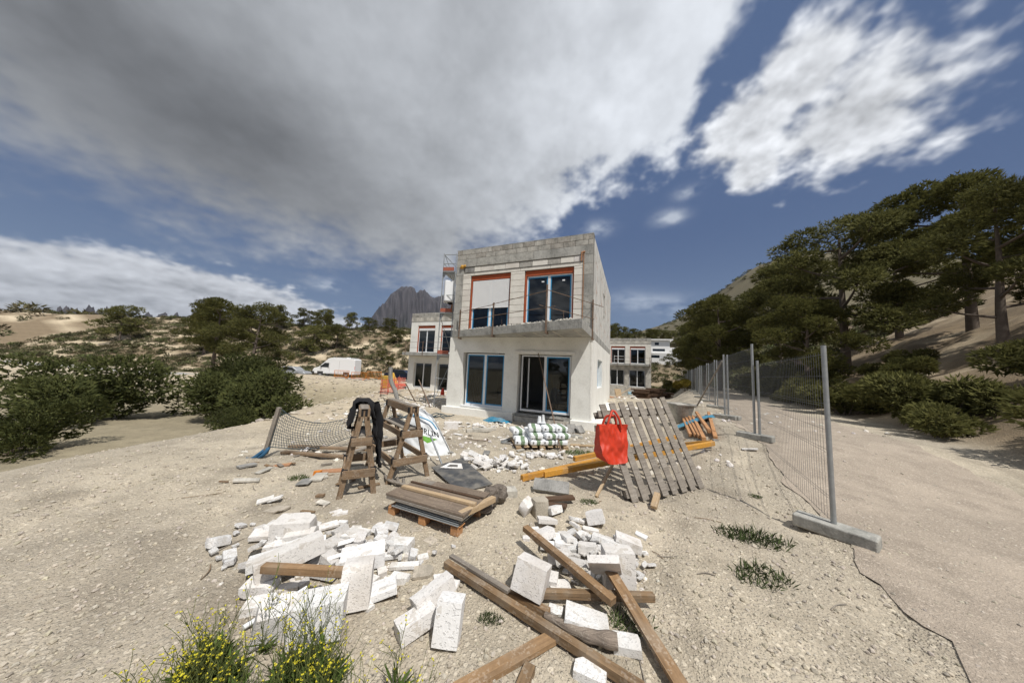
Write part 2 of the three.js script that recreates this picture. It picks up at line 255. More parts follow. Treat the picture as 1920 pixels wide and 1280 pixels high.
const ruts = (x, z) => (z > -1 || z < -38 ? 0 : Math.max(rutLine(x, z, -2.6, -5.5, -17, -37), rutLine(x, z, 1.6, -1.2, 5.2, -9.5), rutLine(x, z, -3.4, -2.2, -6.3, -14)));
function ground(x, z) {
  const far = ss(25, 60, Math.hypot(x, z));
  let n = 0.030 * n3(x * 0.9, 1.3, z * 0.9) + 0.024 * n3(x * 2.6, 4.1, z * 2.6) + 0.016 * n3(x * 7, 7.7, z * 7) * ss(-0.3, 0.4, n3(x * 0.8, 9.9, z * 0.8)) + 0.009 * n3(x * 17, 2.2, z * 17);
  n -= 0.045 * ruts(x, z);
  n += ss(0.1, 0.6, n3(x * 0.35, 5.5, z * 0.35)) * 0.06 * ss(5, 14, -z);
  if (far > 0) n += ss(90, 160, x) * (7 * n3(x * 0.02, 4.4, z * 0.02) + 3 * Math.abs(n3(x * 0.07, 2.4, z * 0.07))) +  far * (1.1 * n3(x * 0.06, 8.8, z * 0.06) + 0.5 * n3(x * 0.19, 3.3, z * 0.19) + 0.22 * n3(x * 0.6, 1.1, z * 0.6));
  const u = x - fenceX(Math.max(0, -z)); if (u > 5) n += ss(0, 3, u - 5) * (0.5 * n3(x * 0.35, 6.6, z * 0.35) + 0.25 * n3(x * 1.1, 2.6, z * 1.1));
  return height(x, z) + n;
}
function axis(fine, step, k, far) { const o = []; let v = 0, s = step; while (v < far) { o.push(v); if (v > fine) s *= k; v += s; } o.push(far); return o; }
{
  const ax = axis(6.5, 0.045, 1.05, 5000), xs = [...ax.slice(1).reverse().map((v) => -v), ...ax];
  const fz = axis(15, 0.048, 1.042, 5000), bz = axis(0.5, 0.12, 1.14, 300), zs = [...bz.slice(1).reverse(), ...fz.map((v) => -v)];
  const nx = xs.length, nz = zs.length, pos = new Float32Array(nx * nz * 3), uv = new Float32Array(nx * nz * 2), col = new Float32Array(nx * nz * 3), idx = [];
  for (let j = 0; j < nz; j++) for (let i = 0; i < nx; i++) {
    const x = xs[i], z = zs[j], q = j * nx + i, d = -z;
    pos[q * 3] = x; pos[q * 3 + 1] = ground(x, z); pos[q * 3 + 2] = z; uv[q * 2] = x; uv[q * 2 + 1] = z;
    const a = n3(x * 0.33, 12.1, z * 0.33), b = n3(x * 1.7, 15.2, z * 1.7), hill = Math.max(ss(46, 52, d), ss(4.5, 6, x - fenceX(Math.max(0, d)))), ramp = ss(6, 10, d) * ss(-1.5, -5, x) * (1 - hill);
    const e5 = n3(x * 4.3, 17.2, z * 4.3); let c = [0.95, 0.91, 0.85]; c = lerp3(c, [1.12, 1.07, 0.98], ss(-0.2, 0.5, a)); c = lerp3(c, [0.68, 0.64, 0.59], 0.85 * ss(0.05, 0.5, b) * ss(-0.3, 0.3, n3(x * 0.6, 31, z * 0.6))); c = lerp3(c, [0.82, 0.77, 0.7], 0.5 * ss(0.15, 0.5, e5)); c = lerp3(c, [1.18, 1.13, 1.04], 0.6 * ruts(x, z)); c = lerp3(c, [1.32, 1.27, 1.18], 0.8 * ss(7.5, 10, d) * ss(23, 17, d) * ss(-7, -5, x) * ss(4, 1, x) * (0.6 + 0.8 * a)); c = lerp3(c, [1.24, 1.14, 0.98], ramp * (0.7 + 0.3 * a));
    if (hill > 0) { const wht = ss(0.08, 0.3, n3(x * 0.21, 20.2, z * 0.45) + 0.4 * n3(x * 0.8, 3.2, z * 0.9)); let hc = lerp3([0.50, 0.41, 0.30], [1.45, 1.32, 1.1], wht * (x > 0 ? 0.35 : 0.9)); hc = lerp3(hc, tint([0.26, 0.25, 0.17], 0.8 + 0.8 * Math.abs(n3(x * 0.05, 8, z * 0.05))), ss(20, 80, x) * ss(60, 110, d) * 0.9); c = lerp3(c, hc, hill); }
    const valley = ss(1.5, 5, -6.6 - 0.16 * (Math.max(0, d) - 6) - x) * (1 - ss(30, 36, d)); c = lerp3(c, [0.5, 0.47, 0.34], valley * 0.7);
    col.set(c, q * 3);
  }
  for (let j = 0; j < nz - 1; j++) for (let i = 0; i < nx - 1; i++) { const a = j * nx + i, b = a + 1, c = a + nx, e = c + 1; idx.push(a, b, c, b, e, c); }
  const g = new THREE.BufferGeometry(); g.setAttribute('position', new THREE.BufferAttribute(pos, 3)); g.setAttribute('uv', new THREE.BufferAttribute(uv, 2)); g.setAttribute('color', new THREE.BufferAttribute(col, 3)); g.setIndex(idx.map((v) => v)); g.computeVertexNormals();
  // winding must face up
  if (g.attributes.normal.getY(Math.floor(nx * nz / 2)) < 0) { for (let i = 0; i < idx.length; i += 3) { const t = idx[i + 1]; idx[i + 1] = idx[i + 2]; idx[i + 2] = t; } g.setIndex(idx); g.computeVertexNormals(); }
  struct('ground', g, M.ground).userData.label = 'pale stony building-site dirt running up to the hills';
}
function ribbon(name, f, n, m, mat, lift) {     // f(s,t) -> [x,z]
  const pos = [], uv = [], idx = [];
  for (let i = 0; i <= n; i++) for (let j = 0; j <= m; j++) { const [x, z] = f(i / n, j / m); pos.push(x, ground(x, z) + lift, z); uv.push(x, z); }
  for (let i = 0; i < n; i++) for (let j = 0; j < m; j++) { const a = i * (m + 1) + j; idx.push(a, a + 1, a + m + 1, a + 1, a + m + 2, a + m + 1); }
  const g = new THREE.BufferGeometry(); g.setAttribute('position', new THREE.Float32BufferAttribute(pos, 3)); g.setAttribute('uv', new THREE.Float32BufferAttribute(uv, 2)); g.setIndex(idx); g.computeVertexNormals();
  if (g.attributes.normal.getY(5) < 0) { for (let i = 0; i < idx.length; i += 3) { const t = idx[i + 1]; idx[i + 1] = idx[i + 2]; idx[i + 2] = t; } g.setIndex(idx); g.computeVertexNormals(); }
  return struct(name, g, mat);
}
M.track = surf({ map: groundMap, bump: groundBump, bs: 0.008, m: 1.7, color: [0.88, 0.81, 0.77] });
M.asphalt = surf({ map: colorTex((i) => tint([0.30, 0.29, 0.275], 0.75 + 0.3 * NA[i] + 0.25 * NC[i])), bump: concreteBump, bs: 0.004, m: 1.5 });
ribbon('track', (s, t) => { const d = -6 + s * s * 100, e = t < 0.04 || t > 0.96 ? 0.22 * n3(d * 1.7, t * 3, 2) + 0.1 * n3(d * 6, t * 3, 5) : 0; return [fenceX(Math.max(0, d)) + 0.15 + e + t * 3.9 * (1 - 0.35 * s), -d]; }, 420, 26, M.track, 0.012);
ribbon('road', (s, t) => [-95 + s * 86, -39.3 - t * 6.2], 120, 10, M.asphalt, 0.03);
// the mountain far behind, a bare limestone ridge; cloud shadow painted into its rock colours
{
  const sil = [[-60, 3], [-45, 4.6], [-34, 5.2], [-29, 5.8], [-26.9, 7.0], [-26.4, 8.4], [-25.7, 9.6], [-24.9, 10.5], [-24.3, 11.5], [-23.6, 12.7], [-22.6, 13.8], [-21.6, 14.5], [-20.4, 14.7], [-19.5, 14.4], [-19.1, 13.5], [-18.7, 14.2], [-17.7, 14.4], [-16.8, 13.7], [-16, 13.1], [-15, 13.4], [-14.2, 13.7], [-12.6, 13], [-9, 11], [-4, 8.5], [4, 6], [14, 3.5]];
  const nx = 420, nt = 70, pos = [], col = [], uv = [], idx = [];
  for (let j = 0; j <= nt; j++) for (let i = 0; i <= nx; i++) {
    const az = -58 + 70 * i / nx + 0.0, t = j / nt, a = az * Math.PI / 180, r = 1900 + 1300 * t, H = 3000 * Math.tan((curve(sil, az) + (0.22 * n3(az * 1.9, 1, 1) + 0.14 * n3(az * 5.3, 2, 2)) * ss(-34, -27, az)) * Math.PI / 180);
    const tt = Math.min(1, t / 0.85), rid = 1 - Math.abs(n3(az * 0.55 + t * 1.5, t * 2.2, 4.4)) * 2, rid2 = 1 - Math.abs(n3(az * 1.7 + t * 2.5, t * 5, 9.1)) * 2;
    let h = H * (0.22 * tt + 0.78 * ss(0.28, 1, tt)) * (t > 0.85 ? 1 - (t - 0.85) * 1.5 : 1); h += (rid * 70 + rid2 * 55 + n3(az * 4, t * 12, 2) * 40 + n3(az * 11, t * 9, 6) * 22) * ss(0.1, 0.4, tt) * (1 - 0.95 * ss(0.7, 0.97, tt));
    pos.push(Math.sin(a) * r, h - 10, -Math.cos(a) * r); uv.push(az * 8, t * 60);
    const g = ss(0.62, 0.3, tt + 0.25 * n3(az * 0.8, t * 5, 7)); const c = tint(lerp3([0.050, 0.045, 0.050], [0.026, 0.03, 0.024], g), 0.75 + 0.5 * (0.5 + n3(az * 2.1, t * 9, 1)) * 0.8); col.push(...c);
  }
  for (let j = 0; j < nt; j++) for (let i = 0; i < nx; i++) { const a = j * (nx + 1) + i; idx.push(a, a + 1, a + nx + 1, a + 1, a + nx + 2, a + nx + 1); }
  const g = new THREE.BufferGeometry(); g.setAttribute('position', new THREE.Float32BufferAttribute(pos, 3)); g.setAttribute('color', new THREE.Float32BufferAttribute(col, 3)); g.setAttribute('uv', new THREE.Float32BufferAttribute(uv, 2)); g.setIndex(idx); g.computeVertexNormals();
  struct('mountain', g, M.dry).userData.label = 'bare grey rocky mountain with a notched summit, cloud shadow darkening its colour';
}
scene.fog = new THREE.FogExp2(new THREE.Color(0.62, 0.74, 0.95), 0.00003);

// ------------------------------------------------------------------ trees and scrub
// a crown is many needle tufts spread through clumps; each tuft a few thin blades
function crown(rand, clumps, tufts, size, hue, blades = 4, thin = 0.2) {
  const pos = [], col = [];
  const tot = clumps.reduce((s, c) => s + c[3] ** 2, 0);
  for (const [cx, cy, cz, cr, sq = 0.75] of clumps) {
    const n = Math.round(tufts * cr * cr / tot);
    for (let i = 0; i < n; i++) {
      let x, y, z, l; do { x = rand() * 2 - 1; y = rand() * 2 - 1; z = rand() * 2 - 1; l = Math.hypot(x, y, z); } while (l > 1 || l < 0.1);
      const k = Math.pow(l, -0.45) * (0.9 + 0.25 * rand()), px = cx + x * cr * k, py = cy + y * cr * sq * k, pz = cz + z * cr * k;
      const c = lerp3(hue[0], hue[1], rand());
      for (let b = 0; b < blades; b++) {
        const dx = x / l + (rand() - 0.5) * 1.6, dy = y / l * 0.7 + 0.35 + (rand() - 0.5) * 1.2, dz = z / l + (rand() - 0.5) * 1.6, dl = Math.hypot(dx, dy, dz), s = size * (0.6 + 0.8 * rand());
        const ex = dx / dl * s, ey = dy / dl * s, ez = dz / dl * s; let wx = ey * rand() - ez * rand(), wy = ez * rand() - ex * rand(), wz = ex * rand() - ey * rand(); const wl = (Math.hypot(wx, wy, wz) || 1) / (s * thin); wx /= wl; wy /= wl; wz /= wl;
        pos.push(px - wx, py - wy, pz - wz, px + wx, py + wy, pz + wz, px + ex, py + ey, pz + ez);
        for (let q = 0; q < 3; q++) col.push(c[0], c[1], c[2]);
      }
    }
  }
  const g = new THREE.BufferGeometry(); g.setAttribute('position', new THREE.Float32BufferAttribute(pos, 3)); g.setAttribute('color', new THREE.Float32BufferAttribute(col, 3)); g.computeVertexNormals(); return g;
}
const PINE = [[0.085, 0.088, 0.030], [0.175, 0.170, 0.058]], OLIVE = [[0.055, 0.066, 0.024], [0.12, 0.13, 0.045]], SCRUB = [[0.10, 0.09, 0.045], [0.17, 0.15, 0.085]];
function pineProto(seed, h, spread, tufts, size, low = 0.3) {
  const r = rngOf(seed), limbs = [], clumps = [], top = h * 0.92;
  const lean = (r() - 0.5) * 0.12 * h; limbs.push(tube([[0, -0.3, 0], [lean * 0.3, h * 0.35, 0], [lean * 0.7, h * 0.65, lean * 0.3], [lean, top, lean * 0.2]], h * 0.028, 7, 14, (t) => 1 - 0.8 * t));
  const nb = 11; for (let i = 0; i < nb; i++) {
    const t = low + (0.95 - low) * (i + 0.5) / nb, a = i * 2.4 + r(), L = spread * (1.05 - 0.55 * Math.abs(t - 0.5)) * (0.65 + 0.5 * r()), y = h * t;
    const p = [lean * t + Math.cos(a) * L, y + L * 0.28, Math.sin(a) * L]; limbs.push(tube([[lean * t, y - 0.1, 0], [lean * t + Math.cos(a) * L * 0.5, y + L * 0.08, Math.sin(a) * L * 0.5], p], h * 0.010, 5, 5, (k) => 1 - 0.7 * k));
    clumps.push([p[0], p[1], p[2], spread * (0.26 + 0.16 * r()), 0.55]); clumps.push([p[0] * 0.6, p[1] + 0.05 * h, p[2] * 0.6, spread * (0.22 + 0.16 * r()), 0.55]); clumps.push([p[0] * 0.8 + spread * 0.3 * (r() - 0.5), p[1] + 0.07 * h * (r() - 0.2), p[2] * 0.8 + spread * 0.3 * (r() - 0.5), spread * (0.16 + 0.12 * r()), 0.6]);
  }
  clumps.push([lean, h * 0.95, 0, spread * 0.45, 0.7]);
  return { trunk: mergeGeometries(limbs), crown: crown(r, clumps, tufts, size, PINE, 5, 0.15) };
}
const nearPine = [pineProto(1, 9.6, 3.1, 9500, 0.21, 0.22), pineProto(2, 8, 3.0, 9000, 0.2, 0.2), pineProto(3, 10.4, 3.3, 10500, 0.22, 0.25)];
const farPine = [pineProto(4, 6, 2.7, 2600, 0.3, 0.12), pineProto(5, 5, 2.6, 2400, 0.28, 0.1), pineProto(6, 7, 2.6, 2600, 0.3, 0.2)];
function tree(P, name, label, x, z, turn, sc, group, sink = 0) { const t = thing(name, label, 'tree', [x, ground(x, z) - sink, z], turn, group); t.scale.setScalar(sc); mesh('trunk', P.trunk, M.bark, t); mesh('crown', P.crown, M.foliage, t); return t; }
const GR = 'pines on the slope beyond the wire fence', GL = 'pines on the dry hillside behind the road', GB = 'pines along the skyline behind the white villa';
// slope to the right of the track
for (const [x, z, k, s, a] of [[24, -24, 2, 0.92, 0], [21, -29, 0, 0.95, 1], [24.5, -34, 1, 1.1, 2], [29, -31, 2, 1.0, 3], [27, -40, 0, 1.0, 4], [33, -44, 1, 1.15, 5], [35, -55, 2, 0.8, 1.4], [38, -56, 0, 1.0, 2.2], [17.5, -17, 1, 0.72, 0.7], [21, -18, 0, 1.0, 5.2], [44, -62, 2, 1.0, 4.4], [19, -11, 2, 0.6, 2.9], [23, -9, 0, 0.75, 3.8], [26, -16, 2, 0.85, 1.1], [19, -4, 1, 0.7, 5.5], [30, -22, 0, 0.9, 0.2]])
  tree(nearPine[k], 'pine_tree', 'dark green pine among the dense pines on the slope beyond the wire fence', x, z, a, s, GR, 0.2);
// hillside to the left
const hillTrees = [[-44, -64, 1, 1.5], [-41.5, -68, 0, 1.15], [-53, -80, 0, 1.15], [-63, -86, 1, 1.25], [-66, -80, 2, 1.2], [-58, -88, 2, 1.05], [-42, -84, 1, 1.0], [-37, -86, 0, 0.8], [-30, -74, 1, 0.85], [-49, -86, 2, 0.95], [-60, -66, 1, 1.6], [-64, -60, 0, 1.7], [-75, -70, 2, 1.5], [-84, -80, 1, 1.5], [-90, -66, 0, 1.6], [-28, -62, 0, 0.5], [-25, -60, 1, 0.45], [-24, -88, 1, 0.9]];
hillTrees.forEach(([x, z, k, s0], i) => { const s = s0 * 0.8; tree(farPine[k], 'pine_tree', s < 0.6 ? 'small rounded pine sapling low on the dry hillside by the road' : 'spreading green pine among the pines on the dry hillside behind the road', x, z, i * 1.3, s, s < 0.6 ? 'pine saplings on the hillside' : GL, 0.3); });
// behind the villa and along the right skyline
for (let i = 0; i < 30; i++) { const x = 38 + i * 3.6 + rr(-1.5, 1.5), z = -rr(122, 160); tree(farPine[i % 3], 'pine_tree', 'round topped pine in the row of trees along the skyline behind the villa', x, z, i, rr(1.1, 1.7), GB, 0.3); }
for (const [x, z, s, k] of [[66, -104, 1.5, 0], [61.5, -99, 1.15, 1], [60, -90, 1.2, 2], [66, -88, 1.5, 0], [56, -84, 1.15, 1], [52, -74, 1.3, 2], [47, -72, 1.2, 0], [53.4, -97, 0.85, 1]]) tree(farPine[k], 'pine_tree', 'bushy pine on the bank below the white villa', x, z, x, s, 'pines below the villa', 0.3);
// pines behind the photographer's spot, mirrored in the glass
for (const [x, z, k] of [[-14, 24, 0], [-8, 27, 2], [-2, 25, 1], [4, 28, 0], [-20, 26, 1], [-27, 22, 2]]) tree(nearPine[k], 'pine_tree', 'tall pine standing behind the open dirt yard', x, z, x, 1.0, 'pines mirrored in the window glass', 0.2);
tree(nearPine[1], 'pine_tree', 'tall bushy pine rising above the dark shrubs beside the road', -29.6, -33, 1.2, 1.0); tree(nearPine[0], 'pine_tree', 'leaning tall pine at the roadside beyond the shrubs', -37, -36, 2.2, 0.95);
// dark shrubs in the hollow on the left
const bushClumps = (r, n, w, h) => Array.from({ length: n }, () => [(r() - 0.5) * w, h * (0.2 + 0.65 * r()), (r() - 0.5) * w * 0.8, w * (0.16 + 0.1 * r()), 0.8]);
const bushG = [rngOf(61), rngOf(62)].map((r) => { const cl = bushClumps(r, 16, 4.6, 3.2), limbs = cl.slice(0, 8).map((c) => tube([[0, -0.2, 0], [c[0] * 0.4, c[1] * 0.5, c[2] * 0.4], [c[0], c[1], c[2]]], 0.05, 5, 6, (k) => 1 - 0.7 * k)); return { trunk: mergeGeometries(limbs), crown: crown(r, cl, 5200, 0.2, OLIVE) }; });
for (const [i, [x, z, s]] of [[-18.3, -21, 1.1], [-23, -25, 1.35], [-28, -31, 1.1], [-27.5, -19, 1.2], [-14.2, -15.5, 0.55], [-21, -12.5, 0.7]].entries()) { const t = tree(bushG[i % 2], 'shrub', 'dense dark green shrub growing in the hollow below the dirt bank', x, z, i * 2, s, 'shrubs in the hollow'); t.userData.category = 'shrub'; }
// small bushes by the track
const smallBush = [[71, PINE], [72, [[0.12, 0.1, 0.02], [0.22, 0.17, 0.03]]]].map(([s, hue]) => { const r = rngOf(s), cl = bushClumps(r, 8, 1.7, 1.0); return { crown: crown(r, cl, 1500, 0.13, hue), trunk: mergeGeometries(cl.slice(0, 5).map((c) => rod([0, -0.1, 0], [c[0], c[1], c[2]], 0.03, 0.01, 5))) }; });
for (const [x, z, k, s, l] of [[17.4, -28.8, 1, 1.0, 'yellowish broom bush by the wire fence'], [19.4, -35, 0, 1.0, 'green bush beside the yellowish broom bush'], [17.6, -37, 0, 0.7, 'low green bush behind the dark timber stacks'], [24.5, -43, 0, 1.5, 'green bush on the bank beside the climbing track']]) tree(smallBush[k], 'bush', l, x, z, x, s).userData.category = 'bush';
// scrub tufts over the hillsides
{
  const r = rngOf(81), g = crown(r, [[0, 0.25, 0, 0.5, 0.7], [0.3, 0.2, 0.2, 0.35, 0.7], [-0.3, 0.2, -0.1, 0.35, 0.7]], 46, 0.28, SCRUB, 3), N = 14000, im = new THREE.InstancedMesh(g, M.dry, N), c = new THREE.Color(); let k = 0;
  while (k < N) {
    const q0 = r(), right = q0 < 0.2; let x, z; if (q0 > 0.94) { z = -(150 + r() * 200); x = 60 + r() * 260; } else if (q0 > 0.90) { z = -(40 + r() * 160); x = -100 - r() * 180; } else if (q0 > 0.76) { z = -(44 + r() * 110); x = 10 + r() * 110; if (Math.abs(x - 20) < 4 && z > -50) continue; } else if (right) { const d = 26 + r() * 60; z = -d; x = fenceX(d) + 5 + r() * 22; } else { z = -(48 + r() * 50); x = 12 - r() * 120; if (x > -12 && z > -52) continue; }
    if (!right && n3(x * 0.21, 20.2, z * 0.45) > 0.22) continue;
    const s = (0.5 + 1.0 * r() * r()) * (z < -150 || x < -110 ? 3.6 : x > 20 && z < -60 ? 1.7 : 1); im.setMatrixAt(k, M4.compose(V(x, ground(x, z) - 0.05, z), Q4.setFromEuler(E3.set(0, r() * 6.3, 0)), V(s, s * (0.6 + 0.5 * r()), s)));
    const v = 0.6 + 0.7 * r(), gr = r(); c.setRGB(v * mix(1, 0.62, gr), v * mix(0.95, 0.85, gr), v * mix(0.95, 0.5, gr)); im.setColorAt(k, c); k++;
  }
  im.name = 'scrub'; im.userData = { kind: 'stuff', label: 'dry brown and green scrub dotted over the slopes', category: 'scrub' }; scene.add(im);
}
// gravel on the yard
function pebbleGeo(seed) { const r = rngOf(seed), g = new THREE.IcosahedronGeometry(1, 0).toNonIndexed(), P = g.attributes.position, m = new Map(); for (let i = 0; i < P.count; i++) { const k = [P.getX(i), P.getY(i), P.getZ(i)].map((v) => v.toFixed(2)).join(); if (!m.has(k)) m.set(k, [0.65 + 0.5 * r(), 0.45 + 0.4 * r(), 0.65 + 0.5 * r()]); const s = m.get(k); P.setXYZ(i, P.getX(i) * s[0], P.getY(i) * s[1], P.getZ(i) * s[2]); } g.deleteAttribute('uv'); g.computeVertexNormals(); return g; }
M.pebble = plain(0.43, 0.395, 0.335, 0.95); M.whiteBit = plain(0.62, 0.60, 0.57, 0.9);
function scatter(name, label, N, seed, mat, place, size) {
  const r = rngOf(seed), im = new THREE.InstancedMesh(pebbleGeo(seed), mat, N), c = new THREE.Color();
  for (let k = 0; k < N; k++) { const [x, z] = place(r), s = size(r, x, z), v = 0.72 + 0.5 * r(); im.setMatrixAt(k, M4.compose(V(x, ground(x, z) + s * 0.22, z), Q4.setFromEuler(E3.set((r() - 0.5) * 0.7, r() * 6.3, (r() - 0.5) * 0.7)), V(s * (0.8 + 0.5 * r()), s, s))); c.setRGB(v, v * (0.95 + 0.05 * r()), v * (0.88 + 0.12 * r())); im.setColorAt(k, c); }
  im.name = name; im.userData = { kind: 'stuff', label, category: 'gravel' }; scene.add(im);
}
scatter('gravel', 'loose pebbles and grit strewn over the yard', 26000, 91, M.pebble, (r) => { const d = 1.2 + 8 * r() * r(), w = 2.6 + d * 0.95; return [(r() * 2 - 1) * w, -d]; }, (r, x, z) => (0.003 + 0.013 * r() ** 5) * (1 + 0.14 * -z));
scatter('rubble_chips', 'white rubble chips scattered around the houses', 4600, 92, M.whiteBit, (r) => { if (r() < 0.42) return [-3.2 - 3.0 * r(), -9.5 - 12 * r()]; if (r() < 0.4) return [4 + 6 * r(), -7.5 - 15 * r()]; return [-5 + 9 * r(), -5 - 5.5 * r()]; }, (r, x, z) => (0.008 + 0.045 * r() ** 5) * (1 + 0.05 * -z));
scatter('rubble_grit', 'small white crumbs of broken block among the rubble', 1600, 93, M.whiteBit, (r) => { const q = r(); const gx = (r() + r() + r() - 1.5) / 1.5, gz = (r() + r() + r() - 1.5) / 1.5; if (q < 0.45) return [-1.35 + 0.85 * gx, -2.55 + 0.5 * gz]; if (q < 0.8) return [0.8 + 0.5 * gx, -2.7 + 0.5 * gz]; return [-0.2 + 0.7 * gx, -5.2 + 0.5 * gz]; }, (r) => 0.006 + 0.02 * r() ** 3);

scatter('bank_stones', 'pale stones strewn over the dirt bank below the road', 3200, 94, M.pebble, (r) => { const d = 9 + 29 * r(); return [-3.5 - d * 0.12 - r() * (3 + d * 0.42), -d]; }, (r, x, z) => (0.014 + 0.10 * r() ** 5) * (1 + 0.02 * -z));

{ const r = rngOf(96); for (let i = 0; i < 46; i++) { const d = 1 + 27 * r(), x = fenceX(Math.max(0, d)) + 4.9 + 7 * r() * r(), z = -d; tree(smallBush[0], 'bush', 'low dark green bush on the bank across the track from the wire fence', x, z, r() * 6, 0.5 + 0.7 * r(), 'bushes on the bank across the track', 0.1).userData.category = 'bush'; } }

// ------------------------------------------------------------------ the houses under construction
const HT = -0.3957;
// a two-leaf window in an opening, glass set back; local x along the wall, z outwards
function windowUnit(parent, x0, x1, y0, y1, z, { film = true, open = false, name = 'window', film2 = true, stickers = false } = {}) {
  const f = 0.045, d = 0.07, m = (x0 + x1) / 2, w = mesh(name, [bb(x0, x1, y1 - f, y1, z - d, z), bb(x0, x1, y0, y0 + f + 0.03, z - d, z + 0.012), bb(x0, x0 + f, y0 + f + 0.03, y1 - f, z - d, z - 0.002), bb(x1 - f, x1, y0 + f + 0.03, y1 - f, z - d, z - 0.002), bb(m - 0.05, m + 0.05, y0 + f + 0.03, y1 - f, z - d, z - 0.004)], M.white, parent);
  const leaf = (a, b) => mesh('pane', bx(a, b, y0 + f, y1 - f, z - d * 0.55, z - d * 0.55 + 0.012), M.glass, w);
  if (!open) leaf(x0 + f - 0.01, m - 0.04); leaf(m + 0.04, x1 - f + 0.01);
  const strips = (a, b) => { const t = 0.045, zz = z - d * 0.25; return [bx(a, b, y1 - f - t, y1 - f, zz - 0.02, zz), bx(a, b, y0 + f + 0.03, y0 + f + 0.03 + t, zz - 0.02, zz), bx(a, a + t, y0 + f + 0.03 + t, y1 - f - t, zz - 0.02, zz), bx(b - t, b, y0 + f + 0.03 + t, y1 - f - t, zz - 0.02, zz)]; };
  if (film) { if (!open) mesh('protective_film', strips(x0 + f, m - 0.05), M.film, w); if (film2) mesh('protective_film', strips(m + 0.05, x1 - f), M.film, w); }
  if (stickers) for (const q of [0.72, 1.62]) mesh('sticker', bx(mix(x0, m, q) - 0.05, mix(x0, m, q) + 0.05, y1 - 0.27, y1 - 0.22, z - 0.02, z - 0.012), M.white, w), 0;
  if (open) mesh('open_leaf_edge', [bb(x0 + f + 0.12, x0 + f + 0.17, y0 + 0.1, y1 - 0.1, z - 0.35, z - 0.3)], M.white, w);
  return w;
}
function guard(parent, posts, rails) { posts.forEach(([x, y0, y1, z]) => mesh('post', bar([x, y0, z], [x, y1, z], 0.035, 0.05), M.rust, parent)); rails.forEach(([p, q]) => mesh('rail', rod(p, q, 0.012, 0.012, 6), M.rust, parent)); }
const W = 5.78, DP = 9.36;
